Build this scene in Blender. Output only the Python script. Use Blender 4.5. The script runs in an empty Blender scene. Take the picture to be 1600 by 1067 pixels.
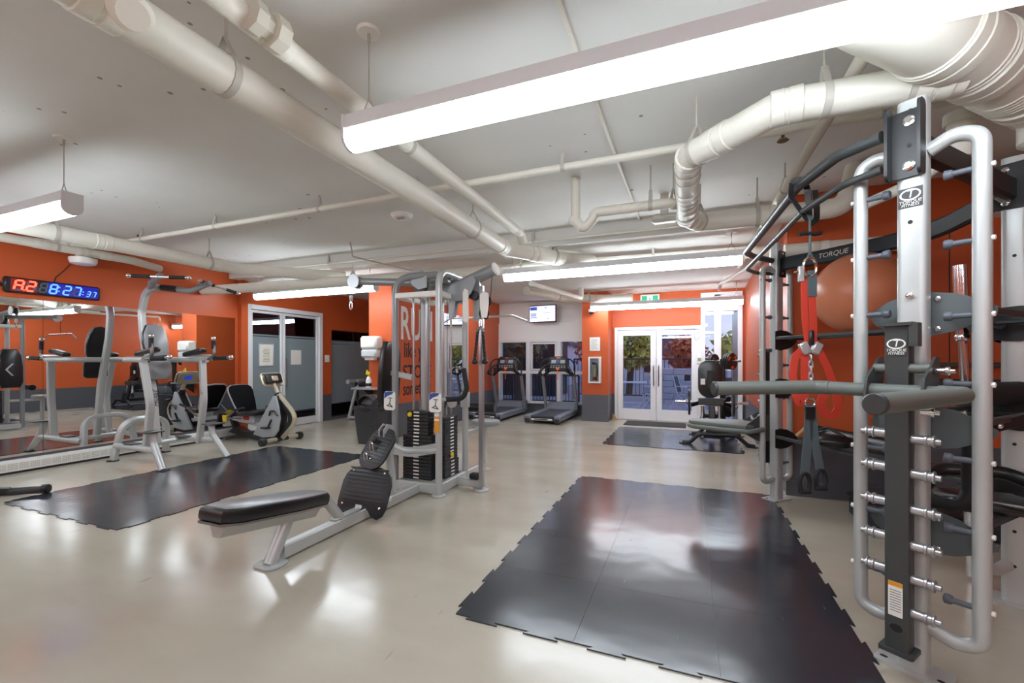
import bpy, bmesh, math, random
from mathutils import Vector as V, Matrix as MX
random.seed(7)
SC = bpy.context.scene
COL = SC.collection
PI = math.pi

# ---------------------------------------------------------------- camera, world, exposure
cam = bpy.data.objects.new('camera', bpy.data.cameras.new('camera'))
COL.objects.link(cam)
cam.data.sensor_width = 36.0
cam.data.lens = 684 / 1600 * 36
cam.data.shift_y = 29.5 / 1600
cam.data.clip_start = 0.05
cam.location = (0, 0, 1.4)
cam.rotation_euler = (PI / 2, 0, math.atan2(276, 684))
SC.camera = cam
SC.view_settings.view_transform = 'Standard'
SC.view_settings.look = 'None'
SC.view_settings.gamma = 1
SC.view_settings.use_curve_mapping = False
SC.view_settings.exposure = 0.55
LAMP = 21.0
SC.cycles.max_bounces = 14
SC.cycles.diffuse_bounces = 7
SC.cycles.glossy_bounces = 7

world = bpy.data.worlds.new('evening_sky')
SC.world = world
world.use_nodes = True
wn = world.node_tree
wn.nodes.clear()
wo = wn.nodes.new('ShaderNodeOutputWorld')
bg = wn.nodes.new('ShaderNodeBackground')
tc = wn.nodes.new('ShaderNodeTexCoord')
sx = wn.nodes.new('ShaderNodeSeparateXYZ')
cr = wn.nodes.new('ShaderNodeValToRGB')
cr.color_ramp.elements[0].color = (0.62, 0.62, 0.76, 1)
cr.color_ramp.elements[0].position = 0.0
cr.color_ramp.elements[1].color = (0.52, 0.54, 0.74, 1)
cr.color_ramp.elements[1].position = 0.8
wn.links.new(tc.outputs['Generated'], sx.inputs[0])
wn.links.new(sx.outputs['Z'], cr.inputs[0])
wn.links.new(cr.outputs[0], bg.inputs[0])
bg.inputs[1].default_value = 1.15
wn.links.new(bg.outputs[0], wo.inputs[0])

# ---------------------------------------------------------------- materials
def lin(c):
    r = []
    for x in c:
        x = x / 255
        r.append(x / 12.92 if x <= 0.04045 else ((x + 0.055) / 1.055) ** 2.4)
    return (*r, 1)

def mat(name, rgb, rough=0.5, metal=0.0, var=0.0, scale=6.0, bump=0.0, bscale=60.0, emit=0.0, spec=0.5, coat=0.0, ecol=None):
    m = bpy.data.materials.new(name)
    m.use_nodes = True
    n = m.node_tree.nodes
    L = m.node_tree.links
    p = n['Principled BSDF']
    c = lin(rgb)
    p.inputs['Base Color'].default_value = c
    p.inputs['Roughness'].default_value = rough
    p.inputs['Metallic'].default_value = metal
    p.inputs['Specular IOR Level'].default_value = spec
    p.inputs['Coat Weight'].default_value = coat
    p.inputs['Coat Roughness'].default_value = 0.12
    if emit:
        p.inputs['Emission Color'].default_value = lin(ecol or rgb)
        p.inputs['Emission Strength'].default_value = emit
    if var:
        g = n.new('ShaderNodeNewGeometry')
        t = n.new('ShaderNodeTexNoise')
        t.inputs['Scale'].default_value = scale
        t.inputs['Detail'].default_value = 5
        L.new(g.outputs['Position'], t.inputs['Vector'])
        mr = n.new('ShaderNodeMapRange')
        mr.inputs['From Min'].default_value = 0.3
        mr.inputs['From Max'].default_value = 0.7
        mr.inputs['To Min'].default_value = 1 - var
        mr.inputs['To Max'].default_value = 1 + var
        L.new(t.outputs['Fac'], mr.inputs['Value'])
        mm = n.new('ShaderNodeMix')
        mm.data_type = 'RGBA'
        mm.blend_type = 'MULTIPLY'
        mm.inputs['Factor'].default_value = 1
        mm.inputs['A'].default_value = c
        L.new(mr.outputs['Result'], mm.inputs['B'])
        L.new(mm.outputs['Result'], p.inputs['Base Color'])
    if bump:
        g2 = n.new('ShaderNodeNewGeometry')
        t2 = n.new('ShaderNodeTexNoise')
        t2.inputs['Scale'].default_value = bscale
        t2.inputs['Detail'].default_value = 3
        L.new(g2.outputs['Position'], t2.inputs['Vector'])
        b = n.new('ShaderNodeBump')
        b.inputs['Strength'].default_value = bump
        b.inputs['Distance'].default_value = 0.01
        L.new(t2.outputs['Fac'], b.inputs['Height'])
        L.new(b.outputs['Normal'], p.inputs['Normal'])
    return m

def glass_mat(name, tint=(235, 240, 245), ior=1.5):
    m = bpy.data.materials.new(name)
    m.use_nodes = True
    n = m.node_tree.nodes
    n.clear()
    L = m.node_tree.links
    o = n.new('ShaderNodeOutputMaterial')
    mix = n.new('ShaderNodeMixShader')
    fr = n.new('ShaderNodeFresnel')
    fr.inputs['IOR'].default_value = ior
    tr = n.new('ShaderNodeBsdfTransparent')
    tr.inputs['Color'].default_value = lin(tint)
    gl = n.new('ShaderNodeBsdfGlossy')
    gl.inputs['Roughness'].default_value = 0.01
    L.new(fr.outputs[0], mix.inputs[0])
    L.new(tr.outputs[0], mix.inputs[1])
    L.new(gl.outputs[0], mix.inputs[2])
    L.new(mix.outputs[0], o.inputs[0])
    return m

def floor_mat():
    m = mat('beige_linoleum', (184, 172, 153), 0.16, coat=0.0, spec=0.6)
    n = m.node_tree.nodes
    L = m.node_tree.links
    p = n['Principled BSDF']
    g = n.new('ShaderNodeNewGeometry')
    mp = n.new('ShaderNodeMapping')
    mp.inputs['Scale'].default_value = (1.0, 2.2, 1.0)
    mp.inputs['Rotation'].default_value = (0, 0, 0.25)
    L.new(g.outputs['Position'], mp.inputs[0])
    t = n.new('ShaderNodeTexNoise')
    t.inputs['Scale'].default_value = 1.1
    t.inputs['Detail'].default_value = 7
    L.new(mp.outputs[0], t.inputs['Vector'])
    r = n.new('ShaderNodeValToRGB')
    r.color_ramp.elements[0].position = 0.3
    r.color_ramp.elements[0].color = lin((175, 168, 152))
    r.color_ramp.elements[1].position = 0.7
    r.color_ramp.elements[1].color = lin((187, 181, 166))
    L.new(t.outputs['Fac'], r.inputs[0])
    # dark rubber scuffs: thin stretched noise peaks
    mp2 = n.new('ShaderNodeMapping')
    mp2.inputs['Scale'].default_value = (22.0, 3.0, 1.0)
    mp2.inputs['Rotation'].default_value = (0, 0, 0.7)
    L.new(g.outputs['Position'], mp2.inputs[0])
    t2 = n.new('ShaderNodeTexNoise')
    t2.inputs['Scale'].default_value = 1.0
    t2.inputs['Detail'].default_value = 1
    L.new(mp2.outputs[0], t2.inputs['Vector'])
    r2 = n.new('ShaderNodeValToRGB')
    r2.color_ramp.elements[0].position = 0.76
    r2.color_ramp.elements[0].color = (0, 0, 0, 1)
    r2.color_ramp.elements[1].position = 0.80
    r2.color_ramp.elements[1].color = (0.45, 0.45, 0.45, 1)
    L.new(t2.outputs['Fac'], r2.inputs[0])
    mm = n.new('ShaderNodeMix')
    mm.data_type = 'RGBA'
    mm.inputs['B'].default_value = lin((105, 92, 78))
    L.new(r2.outputs[0], mm.inputs['Factor'])
    L.new(r.outputs[0], mm.inputs['A'])
    L.new(mm.outputs['Result'], p.inputs['Base Color'])
    t3 = n.new('ShaderNodeTexNoise')
    t3.inputs['Scale'].default_value = 1.6
    t3.inputs['Detail'].default_value = 3
    L.new(g.outputs['Position'], t3.inputs['Vector'])
    b = n.new('ShaderNodeBump')
    b.inputs['Strength'].default_value = 0.10
    b.inputs['Distance'].default_value = 0.06
    L.new(t3.outputs['Fac'], b.inputs['Height'])
    L.new(b.outputs['Normal'], p.inputs['Normal'])
    mr = n.new('ShaderNodeMapRange')
    mr.inputs['To Min'].default_value = 0.12
    mr.inputs['To Max'].default_value = 0.26
    L.new(t.outputs['Fac'], mr.inputs['Value'])
    L.new(mr.outputs['Result'], p.inputs['Roughness'])
    return m

def ceiling_mat():
    m = mat('painted_concrete', (222, 222, 218), 0.75, var=0.035, scale=1.3, bump=0.25, bscale=9)
    n = m.node_tree.nodes
    L = m.node_tree.links
    p = n['Principled BSDF']
    src = p.inputs['Base Color'].links[0].from_socket
    g = n.new('ShaderNodeNewGeometry')
    vo = n.new('ShaderNodeTexVoronoi')
    vo.inputs['Scale'].default_value = 5.0
    L.new(g.outputs['Position'], vo.inputs['Vector'])
    ns = n.new('ShaderNodeTexNoise')
    ns.inputs['Scale'].default_value = 0.9
    L.new(g.outputs['Position'], ns.inputs['Vector'])
    mu = n.new('ShaderNodeMath')
    mu.operation = 'SUBTRACT'
    L.new(ns.outputs['Fac'], mu.inputs[0])
    mu.inputs[1].default_value = 0.44
    mu2 = n.new('ShaderNodeMath')
    mu2.operation = 'MULTIPLY'
    L.new(mu.outputs[0], mu2.inputs[0])
    mu2.inputs[1].default_value = 0.42
    lt = n.new('ShaderNodeMath')
    lt.operation = 'LESS_THAN'
    L.new(vo.outputs['Distance'], lt.inputs[0])
    L.new(mu2.outputs[0], lt.inputs[1])
    f = n.new('ShaderNodeMath')
    f.operation = 'MULTIPLY'
    f.inputs[1].default_value = 0.7
    L.new(lt.outputs[0], f.inputs[0])
    mm = n.new('ShaderNodeMix')
    mm.data_type = 'RGBA'
    mm.inputs['B'].default_value = lin((96, 88, 76))
    L.new(f.outputs[0], mm.inputs['Factor'])
    L.new(src, mm.inputs['A'])
    L.new(mm.outputs['Result'], p.inputs['Base Color'])
    return m

def rubber_mat():
    m = mat('black_rubber_tile', (45, 50, 57), 0.19, var=0.1, scale=3, spec=0.8)
    n = m.node_tree.nodes
    L = m.node_tree.links
    p = n['Principled BSDF']
    src = p.inputs['Base Color'].links[0].from_socket
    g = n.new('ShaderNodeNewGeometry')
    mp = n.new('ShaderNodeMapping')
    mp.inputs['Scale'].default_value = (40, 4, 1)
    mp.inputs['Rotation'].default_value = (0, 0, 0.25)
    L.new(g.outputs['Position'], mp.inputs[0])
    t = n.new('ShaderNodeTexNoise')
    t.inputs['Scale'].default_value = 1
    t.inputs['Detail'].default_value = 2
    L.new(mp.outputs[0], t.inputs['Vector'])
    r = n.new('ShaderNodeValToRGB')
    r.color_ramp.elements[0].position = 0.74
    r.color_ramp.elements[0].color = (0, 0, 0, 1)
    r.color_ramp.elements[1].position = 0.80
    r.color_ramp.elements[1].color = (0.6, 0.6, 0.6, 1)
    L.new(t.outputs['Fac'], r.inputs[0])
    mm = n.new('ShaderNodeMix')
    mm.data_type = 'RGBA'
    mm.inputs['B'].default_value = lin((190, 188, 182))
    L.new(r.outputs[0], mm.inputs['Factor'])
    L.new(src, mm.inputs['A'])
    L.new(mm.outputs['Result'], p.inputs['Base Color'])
    b = n.new('ShaderNodeBump')
    t3 = n.new('ShaderNodeTexNoise')
    t3.inputs['Scale'].default_value = 2.5
    L.new(g.outputs['Position'], t3.inputs['Vector'])
    b.inputs['Strength'].default_value = 0.1
    b.inputs['Distance'].default_value = 0.05
    L.new(t3.outputs['Fac'], b.inputs['Height'])
    L.new(b.outputs['Normal'], p.inputs['Normal'])
    return m

FLOOR = floor_mat()
CEIL = ceiling_mat()
RUB = rubber_mat()
ORANGE = mat('orange_gloss_paint', (196, 90, 46), 0.45, var=0.03, scale=1.5, spec=0.35)
GREYW = mat('grey_wainscot_paint', (88, 92, 99), 0.35, var=0.03, scale=2)
WHITE = mat('white_paint', (225, 225, 222), 0.4)
WPANEL = mat('pale_grey_panel_paint', (238, 240, 238), 0.5)
PIPE = mat('cream_painted_pipe', (224, 221, 209), 0.42, var=0.025, scale=3, bump=0.06, bscale=25)
PIPED = mat('pipe_joint_paint', (196, 191, 176), 0.5)
ROD = mat('grey_hanger_rod', (186, 182, 172), 0.5)
BRASS = mat('brass_sprinkler', (130, 98, 60), 0.4, 0.8)
FRAMEW = mat('white_window_frame', (232, 234, 236), 0.32)
ALU = mat('satin_aluminium', (196, 200, 203), 0.35, 0.5)
GLASS = glass_mat('clear_glass')
FROST = mat('frosted_glass_film', (132, 148, 153), 0.14, spec=0.6, coat=0.3)
MIRROR = mat('mirror_silver', (236, 238, 238), 0.0, 1.0)
DARK = mat('dark_room_paint', (34, 35, 44), 0.5)
SILVER = mat('silver_powder_coat', (190, 194, 193), 0.36, 0.3)
SILVER2 = mat('grey_silver_powder_coat', (146, 150, 152), 0.34, 0.3)
CHROME = mat('chrome', (226, 226, 226), 0.12, 1.0)
STEEL2 = mat('satin_chrome', (186, 186, 188), 0.28, 0.8)
STEEL = mat('brushed_steel', (150, 150, 152), 0.3, 0.9)
DGREY = mat('dark_grey_powder_coat', (66, 70, 70), 0.42, 0.2)
MGREY = mat('mid_grey_rubber_grip', (104, 110, 105), 0.48)
BLACKP = mat('black_powder_coat', (30, 31, 33), 0.4)
SLATE = mat('slate_blue_black_beam', (38, 48, 54), 0.42)
VINYL = mat('black_vinyl', (26, 26, 28), 0.3, spec=0.55, bump=0.05, bscale=200)
VINYLG = mat('grey_vinyl_painted_sheen', (150, 154, 157), 0.3)  # grey vinyl; on black pads it is light sheen put into the colour
FOAM = mat('black_foam_grip', (28, 28, 30), 0.7)
PLASTK = mat('black_plastic', (38, 39, 42), 0.38)
BINP = mat('charcoal_bin_plastic', (56, 57, 60), 0.4)
PEGM = mat('blue_grey_plastic_peg', (92, 98, 108), 0.4)
YELLOW = mat('yellow_plastic', (232, 205, 40), 0.4)
AMBER = mat('amber_label', (222, 150, 35), 0.5)
PAPER = mat('white_paper', (232, 232, 226), 0.7)
INK = mat('black_ink', (30, 28, 30), 0.6)
BLUE = mat('blue_print', (46, 78, 150), 0.5)
WHITEP = mat('white_plastic', (234, 232, 226), 0.35)
CREAMP = mat('cream_bike_plastic', (196, 188, 165), 0.3, 0.35)
BIKES = mat('pale_grey_bike_shroud', (178, 185, 190), 0.35)
MESHB = mat('black_mesh_seat', (13, 14, 18), 0.75, spec=0.15, bump=0.3, bscale=400)
REDS = mat('red_webbing', (205, 62, 44), 0.6)
GREYS = mat('grey_webbing', (84, 96, 100), 0.7)
BALLM = mat('copper_orange_ball_vinyl', (208, 128, 92), 0.34, spec=0.5)
LENS = mat('glowing_lamp_lens', (255, 252, 246), 0.4, emit=LAMP, ecol=(236, 246, 255))
LENS2 = mat('glowing_panel_lens', (255, 252, 246), 0.4, emit=LAMP * 1.1, ecol=(236, 246, 255))
HOUS = mat('white_lamp_housing', (216, 218, 220), 0.4)
SCREEN = mat('lit_tv_screen', (225, 232, 250), 0.3, emit=1.0, ecol=(215, 225, 255))
SCRB = mat('lit_tv_blue_block', (60, 80, 170), 0.3, emit=0.5)
SCRG = mat('lit_tv_grey_block', (170, 178, 205), 0.3, emit=0.55)
LCD = mat('blue_lcd', (40, 66, 190), 0.2, emit=0.45)
EXITG = mat('exit_sign_green', (40, 150, 110), 0.3, emit=0.45)
EXITW = mat('exit_sign_white', (235, 245, 240), 0.3, emit=0.6)
LEDR = mat('red_led_lit', (255, 60, 40), 0.4, emit=3.5, ecol=(255, 70, 50))
LEDB = mat('blue_led_lit', (60, 100, 255), 0.4, emit=4.5, ecol=(50, 90, 255))
LEDOFF = mat('led_unlit', (96, 104, 122), 0.4)
REDP = mat('red_paint', (190, 40, 32), 0.35)
ORL = mat('orange_accent', (235, 110, 40), 0.4)
TBLUE = mat('blue_grey_treadmill', (118, 126, 138), 0.4, 0.2)
BELT = mat('treadmill_belt', (58, 60, 68), 0.5)
DOORMAT = mat('charcoal_carpet', (62, 62, 64), 0.9, var=0.15, scale=80)
WOODP = mat('pale_wood', (176, 140, 92), 0.5)
PAVE = mat('grey_paver', (158, 166, 190), 0.75, var=0.12, scale=3)
GROUND = mat('outdoor_ground', (128, 132, 148), 0.9)
HOUSE = mat('lavender_grey_siding', (208, 208, 228), 0.8)
ROOFM = mat('dark_shingle_roof', (92, 90, 108), 0.8)
CONC = mat('grey_concrete_block', (176, 182, 198), 0.8, var=0.08, scale=4)
RAILM = mat('dark_railing_metal', (52, 56, 68), 0.4)
PATIO = mat('white_patio_metal', (205, 212, 228), 0.4)
PATIOD = mat('blue_black_patio_sling', (50, 58, 80), 0.7)
LEAFY = mat('yellow_green_leaves', (176, 178, 92), 0.7, var=0.35, scale=5)
LEAFR = mat('rust_red_leaves', (184, 104, 78), 0.7, var=0.35, scale=5)
LEAFG = mat('dark_green_leaves', (92, 112, 84), 0.7, var=0.35, scale=5)
BARK = mat('brown_bark', (80, 66, 56), 0.9)

# ---------------------------------------------------------------- geometry helper
def basis(d, ref=None):
    d = d.normalized()
    r = V(ref) if ref is not None else (V((0, 0, 1)) if abs(d.z) < 0.9 else V((0, 1, 0)))
    if abs(d.dot(r.normalized())) > 0.995:
        r = V((1, 0, 0)) if abs(d.x) < 0.9 else V((0, 1, 0))
    s = d.cross(r).normalized()
    return s, s.cross(d).normalized()

def fillet(pts, rad, n=5):
    pts = [V(p) for p in pts]
    if rad <= 0 or len(pts) < 3:
        return pts
    out = [pts[0]]
    for i in range(1, len(pts) - 1):
        a, b, c = pts[i - 1], pts[i], pts[i + 1]
        u, w = (a - b), (c - b)
        lu, lw = u.length, w.length
        if lu < 1e-6 or lw < 1e-6:
            continue
        u.normalize(); w.normalize()
        ang = u.angle(w)
        if ang > PI - 0.03:
            out.append(b); continue
        t = min(rad / math.tan(ang / 2), lu * 0.49, lw * 0.49)
        p0, p1 = b + u * t, b + w * t
        for k in range(n + 1):
            f = k / n
            out.append((p0 * (1 - f) + b * f) * (1 - f) + (b * (1 - f) + p1 * f) * f)
    out.append(pts[-1])
    return out

class G:
    def __init__(s):
        s.v = []; s.f = []; s.m = []; s.xf = None
    def add(s, vs, fs, mi=0):
        o = len(s.v)
        for p in vs:
            p = V(p)
            s.v.append(s.xf @ p if s.xf else p)
        for f in fs:
            s.f.append([i + o for i in f]); s.m.append(mi)
        return s
    def box(s, lo, hi, mi=0, bev=0.0):
        x0, y0, z0 = lo; x1, y1, z1 = hi
        if bev <= 0:
            vs = [(x, y, z) for x in (x0, x1) for y in (y0, y1) for z in (z0, z1)]
            return s.add(vs, [(0, 1, 3, 2), (4, 6, 7, 5), (0, 4, 5, 1), (2, 3, 7, 6), (0, 2, 6, 4), (1, 5, 7, 3)], mi)
        b = min(bev, (x1 - x0) * .49, (y1 - y0) * .49, (z1 - z0) * .49)
        vs = []; idx = {}
        for ix, x in enumerate((x0, x1)):
            for iy, y in enumerate((y0, y1)):
                for iz, z in enumerate((z0, z1)):
                    sxn = (b, -b)[ix]; syn = (b, -b)[iy]; szn = (b, -b)[iz]
                    for k, p in enumerate(((x, y + syn, z + szn), (x + sxn, y, z + szn), (x + sxn, y + syn, z))):
                        idx[ix, iy, iz, k] = len(vs); vs.append(p)
        F = []
        I = idx
        for ix in (0, 1):
            F.append([I[ix, 0, 0, 0], I[ix, 1, 0, 0], I[ix, 1, 1, 0], I[ix, 0, 1, 0]])
        for iy in (0, 1):
            F.append([I[0, iy, 0, 1], I[1, iy, 0, 1], I[1, iy, 1, 1], I[0, iy, 1, 1]])
        for iz in (0, 1):
            F.append([I[0, 0, iz, 2], I[1, 0, iz, 2], I[1, 1, iz, 2], I[0, 1, iz, 2]])
        for a in (0, 1):
            for c in (0, 1):
                F.append([I[0, a, c, 1], I[1, a, c, 1], I[1, a, c, 2], I[0, a, c, 2]])
                F.append([I[a, 0, c, 0], I[a, 1, c, 0], I[a, 1, c, 2], I[a, 0, c, 2]])
                F.append([I[a, c, 0, 0], I[a, c, 1, 0], I[a, c, 1, 1], I[a, c, 0, 1]])
        for ix in (0, 1):
            for iy in (0, 1):
                for iz in (0, 1):
                    F.append([I[ix, iy, iz, k] for k in range(3)])
        return s.add(vs, F, mi)
    def obox(s, c, sz, ax=(1, 0, 0), up=(0, 0, 1), mi=0, bev=0.0):
        """box centred at c, x along ax, z along up"""
        ax = V(ax).normalized(); up = V(up)
        up = (up - ax * up.dot(ax)).normalized()
        y = up.cross(ax)
        old = s.xf
        M = MX((( ax.x, y.x, up.x, c[0]), (ax.y, y.y, up.y, c[1]), (ax.z, y.z, up.z, c[2]), (0, 0, 0, 1)))
        s.xf = old @ M if old else M
        h = [q / 2 for q in sz]
        s.box((-h[0], -h[1], -h[2]), h, mi, bev)
        s.xf = old
        return s
    def sweep(s, pts, prof, ref=None, mi=0, cap=True, scale=None):
        pts = [V(p) for p in pts]
        n = len(prof)
        ring = []
        side = None
        for i, p in enumerate(pts):
            if i == 0: t = pts[1] - pts[0]
            elif i == len(pts) - 1: t = pts[-1] - pts[-2]
            else: t = (pts[i + 1] - pts[i]).normalized() + (pts[i] - pts[i - 1]).normalized()
            if t.length < 1e-9: t = pts[min(i + 1, len(pts) - 1)] - pts[i - 1]
            t.normalize()
            if side is None:
                side, nn = basis(t, ref)
            else:
                side = (side - t * side.dot(t))
                side.normalize()
                nn = side.cross(t).normalized()
            k = scale[i] if scale else 1.0
            ring.append([p + side * a * k + nn * b * k for a, b in prof])
        vs = [q for r in ring for q in r]
        fs = []
        for i in range(len(pts) - 1):
            for j in range(n):
                a = i * n + j; b = i * n + (j + 1) % n
                fs.append((a, b, b + n, a + n))
        if cap:
            fs.append(list(range(n))[::-1])
            o = (len(pts) - 1) * n
            fs.append([o + j for j in range(n)])
        return s.add(vs, fs, mi)
    def tube(s, pts, r, seg=12, fil=0.0, mi=0, n=5, cap=True, scale=None):
        prof = [(r * math.cos(2 * PI * k / seg), r * math.sin(2 * PI * k / seg)) for k in range(seg)]
        return s.sweep(fillet(pts, fil, n), prof, None, mi, cap, scale)
    def rtube(s, pts, w, h, fil=0.0, ref=None, mi=0, n=5, ch=0.15):
        c = min(w, h) * ch
        a, b = w / 2, h / 2
        prof = [(-a + c, -b), (a - c, -b), (a, -b + c), (a, b - c), (a - c, b), (-a + c, b), (-a, b - c), (-a, -b + c)]
        return s.sweep(fillet(pts, fil, n), prof, ref, mi)
    def cyl(s, a, b, r, r2=None, seg=16, mi=0):
        return s.tube([a, b], r, seg, mi=mi, scale=None if r2 is None else [1, r2 / r])
    def lathe(s, prof, c, ax=(0, 0, 1), seg=20, mi=0):
        """prof: (radius, height) list along ax from c"""
        d = V(ax).normalized(); c = V(c)
        u, w = basis(d)
        vs = []
        for r, h in prof:
            for k in range(seg):
                a = 2 * PI * k / seg
                vs.append(c + d * h + (u * math.cos(a) + w * math.sin(a)) * max(r, 1e-4))
        fs = []
        for i in range(len(prof) - 1):
            for k in range(seg):
                a = i * seg + k; b = i * seg + (k + 1) % seg
                fs.append((a, b, b + seg, a + seg))
        fs.append(list(range(seg))[::-1])
        o = (len(prof) - 1) * seg
        fs.append([o + k for k in range(seg)])
        return s.add(vs, fs, mi)
    def ball(s, c, r, seg=16, rings=10, sq=(1, 1, 1), mi=0):
        vs = []; c = V(c)
        for i in range(rings + 1):
            th = PI * i / rings
            rr = max(math.sin(th), 1e-3)
            for k in range(seg):
                a = 2 * PI * k / seg
                vs.append((c.x + r * sq[0] * rr * math.cos(a), c.y + r * sq[1] * rr * math.sin(a), c.z + r * sq[2] * math.cos(th)))
        fs = []
        for i in range(rings):
            for k in range(seg):
                a = i * seg + k; b = i * seg + (k + 1) % seg
                fs.append((a, b, b + seg, a + seg))
        return s.add(vs, fs, mi)
    def prism(s, poly, o, ax, ay, depth, mi=0, az=None):
        """2D polygon in plane (o, ax, ay), extruded by depth along az"""
        o = V(o); ax = V(ax).normalized(); ay = V(ay).normalized()
        az = V(az).normalized() if az is not None else ax.cross(ay).normalized()
        n = len(poly)
        a = [o + ax * x + ay * y for x, y in poly]
        b = [p + az * depth for p in a]
        fs = [list(range(n))[::-1], [n + i for i in range(n)]]
        for i in range(n):
            j = (i + 1) % n
            fs.append((i, j, n + j, n + i))
        return s.add(a + b, fs, mi)
    def pad(s, poly, o, ax, ay, depth, rnd=0.012, mi=0):
        """polygon cushion with softened edges"""
        o = V(o); ax = V(ax).normalized(); ay = V(ay).normalized()
        az = ax.cross(ay).normalized()
        cx = sum(p[0] for p in poly) / len(poly); cy = sum(p[1] for p in poly) / len(poly)
        L = []
        sg = -1 if depth < 0 else 1
        depth = abs(depth); rnd = abs(rnd)
        for ins, h in ((rnd * 1.1, 0), (rnd * .3, rnd * .35), (0, rnd), (0, depth - rnd), (rnd * .3, depth - rnd * .35), (rnd * 1.1, depth)):
            ring = []
            for x, y in poly:
                l = math.hypot(x - cx, y - cy) or 1
                k = max(0, 1 - ins / l)
                ring.append(o + ax * (cx + (x - cx) * k) + ay * (cy + (y - cy) * k) + az * (h * sg))
            L.append(ring)
        n = len(poly)
        fs = []
        for i in range(len(L) - 1):
            for j in range(n):
                a = i * n + j; b = i * n + (j + 1) % n
                fs.append((a, b, b + n, a + n))
        fs.append(list(range(n))[::-1])
        fs.append([(len(L) - 1) * n + j for j in range(n)])
        return s.add([q for r in L for q in r], fs, mi)

def rrect(x0, y0, x1, y1, r, n=5):
    out = []
    for cx, cy, a0 in ((x1 - r, y1 - r, 0), (x0 + r, y1 - r, 90), (x0 + r, y0 + r, 180), (x1 - r, y0 + r, 270)):
        for k in range(n + 1):
            a = math.radians(a0 + 90 * k / n)
            out.append((cx + r * math.cos(a), cy + r * math.sin(a)))
    return out

def oval(cx, cy, rx, ry, n=24):
    return [(cx + rx * math.cos(2 * PI * k / n), cy + ry * math.sin(2 * PI * k / n)) for k in range(n)]

def mesh_of(g, name, mats, off):
    me = bpy.data.meshes.new(name)
    me.from_pydata([tuple(p - off) for p in g.v], [], g.f)
    if not isinstance(mats, (list, tuple)): mats = [mats]
    for m in mats: me.materials.append(m)
    if len(mats) > 1:
        me.polygons.foreach_set('material_index', g.m)
    bm = bmesh.new(); bm.from_mesh(me)
    bmesh.ops.recalc_face_normals(bm, faces=bm.faces)
    bm.to_mesh(me); bm.free()
    me.polygons.foreach_set('use_smooth', [True] * len(me.polygons))
    me.set_sharp_from_angle(angle=math.radians(38))
    me.update()
    return me

def rootloc(o):
    p = V((0, 0, 0))
    while o is not None:
        p = p + o.location
        o = o.parent
    return p

def thing(name, label, cat, loc, group=None):
    o = bpy.data.objects.new(name, None)
    COL.objects.link(o)
    o.location = loc
    o.empty_display_size = 0.1
    o['label'] = label; o['category'] = cat
    if group: o['group'] = group
    return o

def part(g, name, m, parent, label=None, kind=None):
    o = bpy.data.objects.new(name, mesh_of(g, name, m, rootloc(parent)))
    COL.objects.link(o)
    o.parent = parent
    if label: o['label'] = label
    if kind: o['kind'] = kind
    return o

def solo(g, name, m, label, cat, loc=None, group=None):
    lo = V((sum(p.x for p in g.v) / len(g.v), sum(p.y for p in g.v) / len(g.v), min(p.z for p in g.v))) if loc is None else V(loc)
    o = bpy.data.objects.new(name, mesh_of(g, name, m, lo))
    o.location = lo
    COL.objects.link(o)
    o['label'] = label; o['category'] = cat
    if group: o['group'] = group
    return o

def struct(g, name, m, parent=None):
    if parent is not None:
        return part(g, name, m, parent)
    o = bpy.data.objects.new(name, mesh_of(g, name, m, V((0, 0, 0))))
    COL.objects.link(o)
    o['kind'] = 'structure'
    return o

def sroot(name, loc):
    o = bpy.data.objects.new(name, None)
    COL.objects.link(o); o.location = loc; o['kind'] = 'structure'
    return o

def dup(root, loc, label=None, group=None):
    def cp(o, par):
        c = o.copy(); COL.objects.link(c)
        if par is not None: c.parent = par
        for ch in list(o.children): cp(ch, c)
        return c
    r = cp(root, None)
    r.location = loc
    if label: r['label'] = label
    if group: r['group'] = group
    return r

def text(s, size, o, ax, ay, m, name, parent, ext=0.0015, align='CENTER', shear=0.0, sx=1.0, label=None, bold=0.0):
    """flat lettering with its centre line at o, reading along ax, upright along ay"""
    cu = bpy.data.curves.new(name, 'FONT')
    cu.body = s; cu.size = size; cu.align_x = align; cu.align_y = 'CENTER'; cu.extrude = ext; cu.shear = shear; cu.offset = bold
    cu.resolution_u = 3
    ob = bpy.data.objects.new(name, cu); COL.objects.link(ob)
    dg = bpy.context.evaluated_depsgraph_get()
    me = bpy.data.meshes.new_from_object(ob.evaluated_get(dg))
    bpy.data.objects.remove(ob); bpy.data.curves.remove(cu)
    ax = V(ax).normalized(); ay = V(ay).normalized(); az = ax.cross(ay)
    M = MX(((ax.x, ay.x, az.x, 0), (ax.y, ay.y, az.y, 0), (ax.z, ay.z, az.z, 0), (0, 0, 0, 1)))
    off = V(o) - (rootloc(parent) if parent else V((0, 0, 0)))
    me.transform(MX.Translation(off) @ M @ MX.Diagonal((sx, 1, 1, 1)))
    me.materials.clear(); me.materials.append(m)
    t = bpy.data.objects.new(name, me); COL.objects.link(t)
    t.parent = parent
    if label: t['label'] = label
    return t

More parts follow.
